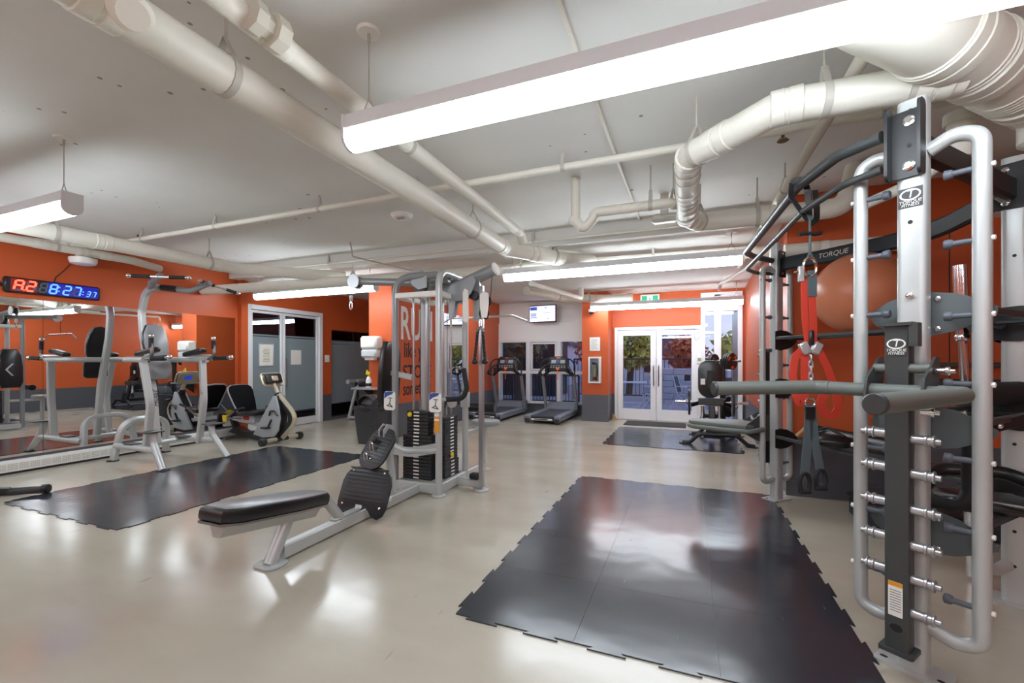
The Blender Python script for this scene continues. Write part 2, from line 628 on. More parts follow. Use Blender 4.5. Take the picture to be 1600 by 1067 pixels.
def wallgrid(g, axis, t0, t1, a0, a1, z1, openings, z0=0.0, split=0.61):
    """wall along 'x' or 'y'; openings (a,b,za,zb); material 0 above split, 1 below"""
    As = sorted({a0, a1, *[o[0] for o in openings], *[o[1] for o in openings]})
    Zs = sorted({z0, z1, split, *[o[2] for o in openings], *[o[3] for o in openings]})
    Zs = [z for z in Zs if z0 <= z <= z1]
    for i in range(len(As) - 1):
        for j in range(len(Zs) - 1):
            ca, cz = (As[i] + As[i + 1]) / 2, (Zs[j] + Zs[j + 1]) / 2
            if any(o[0] < ca < o[1] and o[2] < cz < o[3] for o in openings): continue
            mi = 1 if cz < split else 0
            if axis == 'y': g.box((t0, As[i], Zs[j]), (t1, As[i + 1], Zs[j + 1]), mi)
            else: g.box((As[i], t0, Zs[j]), (As[i + 1], t1, Zs[j + 1]), mi)

# ================================================================ SETTING
XL, ZC, ZB = -7.8, 3.11, 2.894
YB = 5.3         # right-hand wall behind the training rack
struct(G().box((-13.2, -3.7, -0.12), (4.7, 11.4, 0)), 'floor', FLOOR)
g = G()
g.box((-11, -3.7, ZC), (4.7, 5.49, 3.5))
g.box((-13.2, 5.49, ZB), (4.7, 7.9, 3.5))
g.box((-13.2, 7.9, 2.97), (4.7, 11.4, 3.5))
struct(g, 'ceiling', CEIL)
g = G()
g.prism([(-4.9, 7.88), (-2.2, 7.88), (-2.9, 9.07), (-4.9, 9.07)], (0, 0, ZB), (1, 0, 0), (0, 1, 0), 0.1)
struct(g, 'ceiling_bulkhead', CEIL)

g = G()
wallgrid(g, 'y', XL - .15, XL, -3.65, 11.2, ZC, [(5.82, 7.68, 0, 2.48), (7.97, 10.4, 0.06, 2.12)])
struct(g, 'wall_left', [ORANGE, GREYW])
struct(G().box((XL, 5.66, 0), (XL + .1, 5.79, ZB)), 'trim_1', ORANGE)
g = G()
wallgrid(g, 'y', -5.4, -4.9, 6.42, 11.2, 3.0, [])
struct(g, 'wall_centre', [ORANGE, GREYW])
g = G()
wallgrid(g, 'x', 11.2, 11.35, -8.0, -4.9, 3.0, [])
wallgrid(g, 'x', 11.2, 11.35, -2.3, -1.6, 3.0, [])
struct(g, 'wall_corridor', [ORANGE, GREYW])
g = G()
wallgrid(g, 'x', 11.2, 11.35, -4.9, -2.3, 3.0, [(-4.88, -2.32, 0.26, 1.93)], split=0.26)
struct(g, 'wall_back', [WPANEL, GREYW])
struct(G().box((-4.9, 11.15, 1.95), (-2.3, 11.2, 2.42), bev=.004), 'trim_2', WPANEL)
g = G()
wallgrid(g, 'y', -2.3, -1.7, 10.05, 11.35, 3.0, [])
struct(g, 'wall_pillar', [ORANGE, GREYW])
struct(G().box((-2.315, 10.035, 0), (-1.7, 10.05, 0.14), bev=.003), 'baseboard_pillar', GREYW)
g = G()
wallgrid(g, 'x', 10.65, 10.8, -1.7, 1.3, 3.0, [(-1.64, .25, 0, 2.18), (.25, 1.08, 0, 2.9)])
struct(g, 'wall_exit', [ORANGE, GREYW])
# wall closing the right side beyond the rack, and the wall behind the rack
g = G()
for z0, z1, mi in ((0, .61, 1), (.61, 3.11, 0)):
    g.prism([(.95, YB), (2.0, YB), (2.0, 10.8), (1.14, 10.8)], (0, 0, z0), (1, 0, 0), (0, 1, 0), z1 - z0, mi)
struct(g, 'wall_side', [ORANGE, GREYW])
g = G()
wallgrid(g, 'x', YB, YB + .15, 2.0, 4.65, ZC, [])
struct(g, 'wall_rack', [ORANGE, GREYW])
g = G()
wallgrid(g, 'y', 4.5, 4.65, -3.65, YB + .1, ZC, [])
struct(g, 'wall_right', [ORANGE, GREYW])
g = G()
wallgrid(g, 'x', -3.65, -3.5, XL - .15, 4.65, ZC, [])
struct(g, 'wall_front', [ORANGE, GREYW])
struct(G().box((.94, YB - .012, 0), (4.5, YB, .16), bev=.003), 'baseboard_right', GREYW)
g = G()
for x in (2.25, 3.45):
    g.box((x - .004, YB - .004, .62), (x + .004, YB + .001, 2.7))
struct(g, 'trim_3', DARK)
g = G()
for a, b, c, d in ((-13.2, -13.05, 5.3, 11.3),):
    g.box((a, c, 0), (b, d, 3.0))
g.box((-13.2, 5.3, 0), (-7.95, 5.45, 3.0)); g.box((-13.2, 11.2, 0), (-7.95, 11.3, 3.0)); g.box((-13.05, 5.45, .001), (-7.95, 11.2, .012), 1)
struct(g, 'wall_yoga_room', [DARK, mat('navy_carpet', (62, 62, 92), .9)])

def strip(g, axis, t0, t1, a0, a1, z0, z1, w, mi=0, sides='lrtb'):
    """rectangular frame of width w"""
    def b(p0, p1, q0, q1):
        if axis == 'y': g.box((t0, p0, q0), (t1, p1, q1), mi, .004)
        else: g.box((p0, t0, q0), (p1, t1, q1), mi, .004)
    if 'l' in sides: b(a0, a0 + w, z0, z1)
    if 'r' in sides: b(a1 - w, a1, z0, z1)
    if 't' in sides: b(a0 + w, a1 - w, z1 - w, z1)
    if 'b' in sides: b(a0 + w, a1 - w, z0, z0 + w)
    return g

# frosted double door, left wall
d1 = sroot('door_1', (XL, 6.75, 0))
part(strip(G(), 'y', XL - .12, XL + .03, 5.82, 7.68, 0, 2.48, .09, sides='lrt'), 'door_frame', FRAMEW, d1)
for ya, yb, hy in ((5.92, 6.64, 6.6), (6.66, 7.58, 6.72)):
    lf = part(strip(G(), 'y', XL - .06, XL - .01, ya, yb, .01, 2.38, .05).box((XL - .059, ya + .04, .05), (XL - .011, yb - .04, .16), bev=.003), 'door_leaf', FRAMEW, d1)
    part(G().box((XL - .04, ya + .05, 1.93), (XL - .03, yb - .05, 2.33)), 'clear_pane', GLASS, lf)
    part(G().box((XL - .04, ya + .05, .33), (XL - .03, yb - .05, 1.87)).box((XL - .04, ya + .05, 1.885), (XL - .03, yb - .05, 1.915)), 'frosted_pane', FROST, lf)
    part(G().box((XL - .04, ya + .05, .15), (XL - .03, yb - .05, .30)), 'lower_pane', GLASS, lf)
hy = 6.71
part(G().tube([(XL - .02, hy, .85), (XL + .045, hy, .85), (XL + .045, hy, 1.45), (XL - .02, hy, 1.45)], .011, 8, .02), 'pull_handle', STEEL, d1)
w1 = sroot('window_1', (XL, 9.1, 0))
part(strip(G(), 'y', XL - .12, XL - .04, 7.97, 10.4, .06, 2.12, .02), 'window_frame', DARK, w1)
for ya, yb in ((7.99, 8.75), (8.77, 9.55), (9.57, 10.38)):
    part(G().box((XL - .07, ya, .38), (XL - .06, yb, 1.78)), 'frosted_pane', FROST, w1)
    part(G().box((XL - .07, ya, 1.80), (XL - .06, yb, 1.86)), 'frosted_band', FROST, w1)
    part(G().box((XL - .07, ya, 1.88), (XL - .06, yb, 2.10)), 'clear_pane', GLASS, w1)
    part(G().box((XL - .07, ya, .08), (XL - .06, yb, .36)), 'lower_pane', GLASS, w1)

# exit double door
d2 = sroot('door_2', (-.7, 10.65, 0))
part(strip(G(), 'x', 10.60, 10.74, -1.64, .25, 0, 2.18, .07, sides='lrt'), 'door_frame', FRAMEW, d2)
for xa, xb, hx in ((-1.565, -.70, -.75), (-.69, .18, -.64)):
    lf = part(strip(G(), 'x', 10.62, 10.68, xa, xb, .01, 2.1, .12).box((xa + .11, 10.621, .12), (xb - .11, 10.679, .26), bev=.003), 'door_leaf', FRAMEW, d2)
    part(G().box((xa + .11, 10.645, .26), (xb - .11, 10.655, 1.99)), 'glass_pane', GLASS, lf)
    part(G().tube([(hx, 10.63, .82), (hx, 10.56, .82), (hx, 10.56, 1.28), (hx, 10.63, 1.28)], .014, 8, .03), 'pull_handle', STEEL, lf)
part(G().box((-.12, 10.58, 2.10), (.15, 10.62, 2.15), bev=.006), 'door_closer', ALU, d2)
w2 = sroot('window_2', (.66, 10.65, 0))
g = strip(G(), 'x', 10.60, 10.74, .25, 1.08, 0, 2.9, .09)
g.box((.52, 10.60, .05), (.66, 10.74, 2.85), bev=.004)
g.box((.3, 10.605, .85), (1.03, 10.735, .93), bev=.004)
g.box((.3, 10.605, 1.98), (.53, 10.735, 2.04), bev=.004)
g.box((.3, 10.605, 2.48), (1.03, 10.735, 2.85), bev=.004)
part(g, 'window_frame', FRAMEW, w2)
for xa, xb, za, zb in ((.34, .52, .93, 1.98), (.34, .52, 2.04, 2.48), (.66, .99, .93, 2.48), (.34, .52, .09, .85), (.66, .99, .09, .85)):
    part(G().box((xa, 10.66, za), (xb, 10.67, zb)), 'glass_pane', GLASS, w2)
part(G().box((.90, 10.75, .1), (.99, 10.9, 2.6)), 'outer_jamb', ALU, w2)
# treadmill windows
w3 = sroot('window_3', (-3.6, 11.2, 0))
g = strip(G(), 'x', 11.14, 11.3, -4.9, -2.3, .24, 1.95, .06)
for x in (-4.03, -3.17):
    g.box((x - .06, 11.14, .28), (x + .06, 11.3, 1.9), bev=.004)
for xa, xb in ((-4.84, -4.09), (-3.97, -3.23), (-3.11, -2.36)):
    g.box((xa, 11.15, 1.04), (xb, 11.29, 1.12), bev=.004)
part(g, 'window_frame', FRAMEW, w3)
for xa, xb in ((-4.84, -4.09), (-3.97, -3.23), (-3.11, -2.36)):
    part(G().box((xa, 11.22, .3), (xb, 11.23, 1.04)), 'glass_pane', GLASS, w3)
    part(G().box((xa, 11.22, 1.12), (xb, 11.23, 1.89)), 'glass_pane', GLASS, w3)
part(strip(G(), 'x', 11.16, 11.22, -3.96, -3.24, 1.13, 1.88, .045), 'opening_sash', FRAMEW, w3)

# ================================================================ MIRRORS
mr = thing('wall_mirror', 'large frameless wall mirror above the white baseboard heater', 'mirror', (XL, 3.5, .2))
for ya, yb in ((-3.3, .395), (.4, 2.995), (3.0, 5.6)):
    part(G().box((XL + .001, ya, .2), (XL + .012, yb, 2.18)), 'mirror_panel', MIRROR, mr)
solo(G().box((-4.899, 8.12, .38), (-4.888, 9.25, 2.42)), 'wall_mirror', MIRROR, 'narrow tall mirror on the orange lettered wall behind the cable machine', 'mirror')

# ================================================================ CEILING LAMPS
def lamp(x0, x1, y, zb, zc, label, canopies=True):
    r = thing('pendant_lamp', label, 'lamp', ((x0 + x1) / 2, y, zb), 'long white linear lamps hung from the ceiling')
    w, h = .062, .17
    up = [(-w * .92, h), (w * .92, h), (w, h * .62), (w, h * .42), (-w, h * .42), (-w, h * .62)]
    g = G().prism(up, (x0, y, zb), (0, 1, 0), (0, 0, 1), x1 - x0, 0, (1, 0, 0))
    part(g, 'housing', HOUS, r)
    lens = [(-w * .97, h * .56), (-w * .97, h * .34)] + [(w * .97 * math.sin(a), h * .34 - h * .34 * math.cos(a)) for a in [(-80 + 20 * k) * PI / 180 for k in range(9)]] + [(w * .97, h * .34), (w * .97, h * .56)]
    lens = [(a * 1.04, b) for a, b in lens]
    part(G().prism(lens, (x0 + .012, y, zb), (0, 1, 0), (0, 0, 1), x1 - x0 - .024, 0, (1, 0, 0)), 'lens', LENS, r)
    for xa, xb in ((x0 - .004, x0 + .012), (x1 - .012, x1 + .004)):
        cap = [(a * 1.05, b) for a, b in ([(-w, h), (-w, h * .34)] + [(w * math.sin(t), h * .34 - h * .34 * math.cos(t)) for t in [(-80 + 20 * k) * PI / 180 for k in range(9)]] + [(w, h * .34), (w, h)])]
        part(G().prism(cap, (xa, y, zb), (0, 1, 0), (0, 0, 1), xb - xa, 0, (1, 0, 0)), 'end_cap', HOUS, r)
    for x in (x0 + .12, x1 - .12):
        g = G().tube([(x - .05, y, zb + h - .005), (x, y, zb + h + .09), (x, y, zc - .01)], .0035, 6)
        g.tube([(x + .05, y, zb + h - .005), (x, y, zb + h + .09)], .0035, 6)
        g.cyl((x, y, zc - .06), (x, y, zc), .008, seg=8)
        part(g, 'hanging_cable', ROD, r)
        part(G().lathe([(.055, 0), (.06, .008), (.06, .016)], (x, y, zc - .016)), 'canopy', WHITEP, r)
    return r
lamp(-1.66, 1.25, 1.83, 2.5, ZC, 'nearest big linear lamp crossing the top of the photo')
lamp(-7.25, -4.33, 1.83, 2.5, ZC, 'linear lamp cut off by the left edge near the wall clock')
lamp(-2.40, .58, 5.66, 2.5, ZB, 'linear lamp hung in the middle beside the big white pipe, beyond the black mat')
lamp(-7.32, -4.62, 5.66, 2.5, ZB, 'linear lamp over the frosted double door and exercise bike')
lamp(-2.02, 1.0, 9.70, 2.5, 2.97, 'farthest linear lamp in front of the exit door and green sign')
lamp(-12.3, -10.15, 9.1, 2.45, 2.97, 'added linear lamp behind the frosted double door, standing in for a bright strip in its clear top')  # added lamp, stands in for the bright strip in the door glass
t = thing('ceiling_panel_lamp', 'shallow ceiling lamp over the treadmills seen in the narrow wall mirror', 'lamp', (-3.8, 9.25, 2.93))
part(G().box((-4.75, 9.08, 2.945), (-2.9, 9.22, 2.97), bev=.004), 'housing', HOUS, t)
part(G().box((-4.73, 9.09, 2.934), (-2.92, 9.21, 2.946), bev=.003), 'lens', LENS2, t)
lamp(-1.66, 1.25, -1.9, 2.5, ZC, 'added unseen linear lamp behind the viewer above the middle of the room')  # unseen lamp added behind the camera as a light source
lamp(2.0, 4.3, -1.9, 2.5, ZC, 'added unseen linear lamp behind the viewer beside the right hand wall')  # unseen lamp added to lift the dark right side
lamp(-7.25, -4.33, -1.9, 2.5, ZC, 'added unseen linear lamp behind the viewer by the mirror wall')  # another unseen lamp, added to light the room from behind

# ================================================================ PIPES
def pipe(label, pts, r, fil=.12, joints=(), hangers=(), zc=ZC, name='ceiling_pipe', seg=16, cat='pipe', m=None):
    """joints / hangers: distances along the centre line"""
    P = fillet(pts, fil, 7)
    t = thing(name, label, cat, P[0])
    prof = [(r * math.cos(2 * PI * k / seg), r * math.sin(2 * PI * k / seg)) for k in range(seg)]
    part(G().sweep(P, prof), 'pipe_run', m or PIPE, t)
    def along(s):
        for a, b in zip(P, P[1:]):
            l = (b - a).length
            if s <= l: return a + (b - a) * (s / l), (b - a).normalized()
            s -= l
        return P[-1], (P[-1] - P[-2]).normalized()
    for s in joints:
        c, d = along(s)
        part(G().lathe([(r * 1.0, -.075), (r * 1.07, -.07), (r * 1.07, -.012), (r * 1.03, -.008), (r * 1.03, .008), (r * 1.07, .012), (r * 1.07, .07), (r * 1.0, .075)], c, d, seg), 'coupling', PIPE, t)
    for s in hangers:
        c, d = along(s)
        u, w = basis(d)
        g = G().lathe([(r * 1.005, -.018), (r * 1.06, -.018), (r * 1.06, .018), (r * 1.005, .018)], c, d, seg)
        h = V((0, 0, 1))
        sd = d.cross(h).normalized()
        for k in (-1, 1):
            g.rtube([c + sd * k * r * .9 + h * r * .4, c + h * (r + .09)], .03, .004, ref=sd)
        g.cyl(c + h * (r + .07), V((c.x, c.y, zc)), .007, seg=8)
        part(g, 'hanger', ROD, t)
    return t
p1 = pipe('thick cream drain pipe crossing the ceiling diagonally from the top left corner', [(-2.06, -3.5, 2.78), (-2.1, 4.95, 2.78), (-1.5, 5.72, 2.74), (-1.2, 5.95, 2.73)], .095, .2,
     joints=(4.45, 8.35, 8.9, 9.4), hangers=(4.95, 7.6, 9.2))
g = G().lathe([(.055, .0), (.055, .1), (.068, .105), (.068, .17), (.05, .175), (.05, .19)], (-2.0, 1.0, 2.76), (.75, -.25, -.6), 18)
part(g, 'cleanout_cap', PIPE, p1)
pipe('medium cream pipe running beside the thick diagonal one with a hex union', [(-1.68, -3.5, 2.86), (-1.80, 4.72, 2.86), (-1.80, 4.8, 2.78)], .052, .05, joints=(4.95, 8.1), hangers=(6.0,))
g = G()
g.lathe([(.05, 0), (.07, .01), (.07, .06), (.055, .07), (.055, .1), (.078, .11), (.078, .17), (.05, .18)], (-1.715, 1.28, 2.86), (0, 1, 0), 8)
part(g, 'hex_union', PIPED, bpy.data.objects['ceiling_pipe.001'])
pipe('long horizontal cream pipe behind the middle lamp reaching the left wall', [(-7.75, 5.0, 2.60), (-4.75, 5.45, 2.65), (-2.75, 5.86, 2.72), (.3, 6.17, 2.75), (.98, 6.2, 2.75)], .08, .3, joints=(3.0, 6.4), hangers=(2.9, 5.6, 7.4), zc=ZB)
pipe('short cream pipe stub along the red wall behind the top of the training rack', [(.9, 5.15, 2.50), (2.03, 5.15, 2.50)], .075, 0, joints=(.3,))
pipe('cream pipe along the left wall joining the long horizontal one', [(-6.35, -3.5, 2.76), (-6.22, 4.5, 2.76), (-5.2, 5.62, 2.76)], .085, .3, joints=(6.4, 7.7), hangers=(6.0, 7.6))
pipe('smaller cream pipe hugging the orange wall above the digital clock', [(-7.45, -3.5, 2.84), (-7.45, 3.8, 2.84), (-7.7, 4.3, 2.84)], .055, .1, joints=(5.9, 6.35, 6.75, 7.0), hangers=(6.5,))
pipe('thin cream sprinkler pipe crossing the ceiling from left wall to the wrapped duct', [(-7.75, 3.46, 2.97), (3.5, 3.46, 2.97)], .03, 0, joints=(.6, 3.8, 5.3), hangers=(1.2, 2.6, 4.2, 5.4, 6.8, 8.9), seg=10)
pipe('short thin cream pipe crossing above the left lamp', [(-7.7, 2.35, 2.9), (-6.6, 5.2, 2.9)], .02, 0, hangers=(.8,), seg=8)
pw = pipe('cream wrapped pipe with bends between the ceiling duct and the rack', [(1.2, 2.72, 2.745), (.45, 2.69, 2.745), (.0, 3.12, 2.745), (-.02, 4.45, 2.745), (.12, 4.66, 2.745), (1.28, 4.66, 2.745), (1.36, 4.66, 3.1)], .085, .16,
     joints=(.12, .72, 1.12, 1.42, 2.0, 2.62, 2.85, 3.5), hangers=(.2, .55, 1.3, 2.9, 3.4))
g = G()
P = fillet([(1.2, 2.72, 2.745), (.45, 2.69, 2.745), (.0, 3.12, 2.745), (-.02, 4.45, 2.745)], .16, 7)
for y in (3.3, 3.45, 3.75, 3.88, 4.0, 4.12, 4.3):
    part(G().lathe([(.086, -.006), (.091, 0), (.086, .006)], (-.005, y, 2.745), (.1, 1, 0), 16), 'tape_band', PIPED, pw)
du = pipe('fat white ventilation duct at the upper right corner above the rack', [(.62, 2.12, 3.11), (.62, 2.12, 2.85), (2.6, 4.12, 2.85), (2.6, 5.3, 2.85)], .165, .2, joints=(.85, 1.2, 1.7), hangers=(1.95,), name='ventilation_duct', seg=28, cat='duct')
g = G()
d = V((.7, .71, 0)).normalized()
for s in (.55, .60, .86, .89, .92, .95, 1.22, 1.25, 1.28, 1.31, 1.34):
    part(G().lathe([(.165, -.006), (.172, 0), (.165, .006)], V((.62, 2.12, 2.85)) + d * s, d, 28), 'duct_rib', PIPE, du)
part(G().lathe([(.06, 0), (.06, .2), (.075, .2), (.075, .26)], (1.45, 3.3, 2.56), (0, 0, 1), 14).tube([(1.45, 3.3, 2.62), (1.3, 3.45, 2.5), (1.1, 3.75, 2.47)], .035, 10, .08), 'branch_stub', PIPE, du)
part(G().lathe([(.10, 0), (.13, .02), (.13, .2), (.115, .2)], (1.86, 3.36, 2.60), (0, 0, 1), 18), 'bell_fitting', PIPE, du)
pipe('cream sprinkler pipe running away overhead past the rack', [(.91, -3.5, 2.97), (.83, 1.2, 2.93), (.72, 7.5, 2.83)], .036, 0, joints=(8.6,), hangers=(3.0, 7.9), seg=10)
pipe('thin white conduit fixed along the ceiling toward the exit', [(-.60, -3.5, 3.095), (-.55, 5.48, 3.095)], .014, 0, joints=(5.4, 7.9), seg=8)
pipe('thin dark grey conduit crossing under the ceiling beam left of the cable machine', [(-4.5, 4.95, 3.095), (-4.5, 5.0, 2.90), (-4.12, 6.7, 2.885)], .011, .03, hangers=(), seg=8, m=ROD)
tp = pipe('cream trap pipe with a U bend under the ceiling', [(-.98, 4.02, 3.10), (-.98, 4.02, 2.70), (-.90, 4.02, 2.62), (-.82, 4.02, 2.70), (-.80, 4.02, 2.76), (-.70, 4.02, 2.76), (-.15, 4.02, 2.76), (-.03, 4.16, 2.75)], .044, .05,
     joints=(.42, .98, 1.5), hangers=(1.15, 1.35), seg=14)
pipe('thin white conduit along the front face of the ceiling beam', [(-7.4, 5.46, 2.97), (1.0, 5.46, 2.97)], .018, 0, hangers=(2.0, 5.5), seg=8)
pipe('small bent sprinkler pipe below the lower ceiling near the television', [(-2.55, 7.2, 2.74), (-2.15, 8.85, 2.70), (-2.1, 9.1, 2.72), (-2.1, 9.12, 2.92)], .05, .08, joints=(.4, 1.5), seg=12)
pipe('blunt ended white duct stub in front of the pillar top', [(-3.0, 8.2, 2.79), (-2.6, 9.45, 2.79), (-1.75, 9.95, 2.79), (-1.15, 9.95, 2.79)], .09, .4, hangers=(1.1, 1.9), zc=2.97, name='ventilation_duct', seg=18, cat='duct')
pipe('thin diagonal gas pipe dropping to a small white nozzle near the exit window', [(1.0, 6.6, 2.80), (.55, 9.0, 2.82), (.52, 9.0, 2.70)], .03, .04, joints=(1.0,), seg=8)

def sprinkler(x, y, z, label):
    t = thing('sprinkler_head', label, 'sprinkler', (x, y, z))
    part(G().cyl((x, y, z - .05), (x, y, z), .012, seg=8), 'nozzle', BRASS, t)
    part(G().lathe([(.035, 0), (.038, .003), (.01, .008)], (x, y, z - .075)).tube([(x - .018, y, z - .05), (x - .02, y, z - .062), (x, y, z - .07)], .004, 6).tube([(x + .018, y, z - .05), (x + .02, y, z - .062), (x, y, z - .07)], .004, 6), 'deflector', BRASS, t)
sprinkler(-6.95, 3.62, 3.11, 'brass sprinkler head above the thin pipe near the left wall')
sprinkler(.62, 3.60, 3.03, 'brass sprinkler head above the bent wrapped pipe')
sprinkler(-1.0, 1.35, 3.11, 'brass sprinkler head over the nearest lamp')
t = thing('smoke_detector', 'round white detector with a red lens on the ceiling left of the medium pipe', 'detector', (-3.15, 4.2, ZC))
part(G().lathe([(.05, -.05), (.1, -.045), (.125, -.02), (.13, 0)], (-3.12, 4.28, ZC), (0, 0, 1), 24), 'housing', WHITEP, t)
part(G().box((-3.15, 4.22, ZC - .062), (-3.06, 4.26, ZC - .048), bev=.004), 'strobe', GLASS, t)
t = thing('ceiling_access_point', 'rounded white wireless box under the ceiling by the trap pipe', 'router', (-.2, 4.75, 2.80))
part(G().box((-.36, 4.70, 2.815), (-.10, 4.82, 2.885), bev=.03), 'housing', WHITEP, t)
part(G().box((-.27, 4.73, 2.88), (-.19, 4.79, 3.11)), 'bracket', ROD, t)
t = thing('security_camera', 'small dome camera on the orange pillar corner', 'camera', (-2.05, 10.0, 2.5))
part(G().lathe([(.07, 0), (.075, .03), (.075, .07)], (-2.05, 9.93, 2.50), (0, 0, 1), 18), 'housing', WHITEP, t)
part(G().ball((-2.05, 9.93, 2.50), .058, 16, 8), 'dome', BLACKP, t)
part(G().tube([(-2.05, 9.93, 2.56), (-2.05, 9.93, 2.6), (-2.05, 10.06, 2.6)], .02, 10, .03), 'bracket', WHITEP, t)
t = thing('junction_box', 'pale round ceiling box between the wall pipes above the digital clock', 'electrical box', (-7.3, 3.1, 2.6))
part(G().lathe([(.09, 0), (.13, .015), (.145, .05), (.145, .09)], (-7.55, 3.3, 2.68), (0, 0, 1), 20), 'housing', WHITEP, t)
part(G().box((-7.62, 3.25, 2.77), (-7.48, 3.35, ZC)), 'mounting_arm', WHITEP, t)

# ================================================================ WALL ITEMS, LEFT
ck = thing('interval_clock', 'long black digital wall timer with red and blue digits', 'clock', (XL, 3.1, 2.25))
part(G().box((XL + .002, 2.63, 2.245), (XL + .055, 3.58, 2.435), bev=.02), 'case', BLACKP, ck)
g = G()
for y in (2.93, 3.155):
    g.box((XL + .055, y, 2.275), (XL + .0565, y + .003, 2.40))
part(g, 'divider', LEDOFF, ck)
SEG = {'a': (0, 2, 1, 2), 'b': (1, 1, 1, 2), 'c': (1, 0, 1, 1), 'd': (0, 0, 1, 0), 'e': (0, 0, 0, 1), 'f': (0, 1, 0, 2), 'g': (0, 1, 1, 1)}
DIG = {'2': 'abged', '3': 'abgcd', '7': 'abc', '8': 'abcdefg', 'H': 'abcefg', ' ': ''}
def digit(ch, y, z, w, h, th, on):
    for lit in (True, False):
        g = G()
        for k, (a, b, c, d) in SEG.items():
            if (k in DIG[ch]) != lit: continue
            y0, z0, y1, z1 = y + a * w + b * .012, z + b * h / 2, y + c * w + d * .012, z + d * h / 2
            dv = V((0, y1 - y0, z1 - z0)); dv.normalize()
            g.obox((XL + .056, (y0 + y1) / 2, (z0 + z1) / 2), ((V((0, y1 - y0, z1 - z0)).length - th * .5), .003, th), dv, V((0, -dv.z, dv.y)))
        if g.v: part(g, 'digit', on if lit else LEDOFF, ck)
part(G().box((XL + .055, 2.69, 2.262), (XL + .0556, 2.925, 2.418)), 'red_window', mat('red_led_glow', (120, 16, 16), .3, emit=.35), ck)
part(G().box((XL + .055, 3.02, 2.262), (XL + .0556, 3.55, 2.418)), 'blue_window', mat('blue_led_glow', (16, 22, 150), .3, emit=.45), ck)
digit('H', 2.715, 2.28, .07, .118, .02, LEDR)
digit('2', 2.825, 2.28, .07, .118, .02, LEDR)
digit(' ', 2.945, 2.28, .06, .115, .016, LEDB)
digit('8', 3.04, 2.28, .065, .115, .018, LEDB)
digit('2', 3.175, 2.28, .065, .115, .018, LEDB)
digit('7', 3.28, 2.28, .065, .115, .018, LEDB)
digit('3', 3.415, 2.285, .034, .07, .011, LEDB)
digit('7', 3.475, 2.285, .034, .07, .011, LEDB)
part(G().box((XL + .055, 2.80, 2.275), (XL + .058, 2.813, 2.288)), 'decimal_point', LEDR, ck)
g = G()
for y, z in ((3.13, 2.31), (3.135, 2.36), (3.375, 2.30), (3.38, 2.335)):
    g.box((XL + .055, y, z), (XL + .058, y + .013, z + .013))
part(g, 'colon', LEDB, ck)
part(G().box((XL + .002, 2.585, 2.31), (XL + .03, 2.632, 2.36), bev=.012), 'mounting_lug', BLACKP, ck)
solo(G().tube([(XL + .02, 3.10, 2.43), (XL + .012, 3.12, 2.5), (XL + .012, 3.2, 2.6), (XL + .03, 3.26, 2.7)], .006, 6, .04), 'power_cord', INK, 'thin dark cord rising from the digital clock', 'cord')

ht = thing('baseboard_heater', 'low white baseboard heater with vent grilles under the mirror', 'heater', (XL, 3.3, 0))
part(G().prism([(0, .03), (.085, .03), (.085, .14), (.07, .165), (0, .165)], (XL, -3.4, 0), (1, 0, 0), (0, 0, 1), 9.0, 0, (0, 1, 0)), 'body', WHITE, ht)
g0 = G()
for k in range(5):
    for q in range(4):
        g0.box((XL + .0855, 0 + k * .018, .055 + q * .02), (XL + .0870, .012 + k * .018, .067 + q * .02))
me = mesh_of(g0, 'grille', PIPED, V((XL, 0, 0)))
for k in range(34):
    y = 2.15 + k * .101
    o = bpy.data.objects.new('grille', me); COL.objects.link(o)
    o.parent = ht; o.location = V((XL, y, 0)) - ht.location
g = G()
g.box((XL + .0, -3.4, 0), (XL + .07, 5.6, .03))
part(g, 'kick_strip', DARK, ht)

t = thing('door_notice', 'cream printed notice in a black frame on the left frosted door leaf', 'notice', (XL, 6.3, 1.2))
part(G().box((XL - .029, 6.12, 1.30), (XL - .018, 6.42, 1.72), bev=.003), 'sheet', PAPER, t)
part(strip(G(), 'y', XL - .03, XL - .012, 6.10, 6.44, 1.28, 1.74, .018), 'frame', ALU, t)
g = G()
for k in range(9):
    g.box((XL - .018, 6.19 + .01 * (k % 3), 1.38 + k * .03), (XL - .0165, 6.35 - .012 * (k % 2), 1.39 + k * .03))
part(g, 'printed_lines', mat('olive_ink', (150, 145, 70), .7), t)
solo(G().box((XL - .029, 6.86, 1.31), (XL - .022, 7.12, 1.62)), 'door_notice', PAPER, 'plain pale sheet taped on the right frosted door leaf', 'notice')
t = thing('light_switch', 'white double light switch on the orange wall beside the frosted door', 'switch', (XL, 7.85, 1.4))
part(G().box((XL + .001, 7.76, 1.36), (XL + .012, 7.90, 1.52), bev=.004), 'plate', WHITEP, t)
for y in (7.795, 7.845):
    part(G().box((XL + .012, y, 1.41), (XL + .02, y + .025, 1.47), bev=.003), 'toggle', WHITE, t)

# lettering on the centre wall: faces +X, reads along +Y
lt = thing('wall_lettering', 'wall slogan in white and black letters on the orange wall behind the cable machine', 'lettering', (-4.899, 7.3, .8))
AX, AZ = (0, 1, 0), (0, 0, 1)
for s, sz, z, m, k in (('RUN', .86, 2.06, WHITE, .62), ('like you', .40, 1.58, INK, .70), ('STOLE', .36, 1.17, INK, .92), ('something', .36, .86, INK, .62)):
    text(s, sz, (-4.898, 7.22, z), AX, AZ, m, 'lettering', lt, sx=k, bold=.012 if s == 'RUN' else .004)
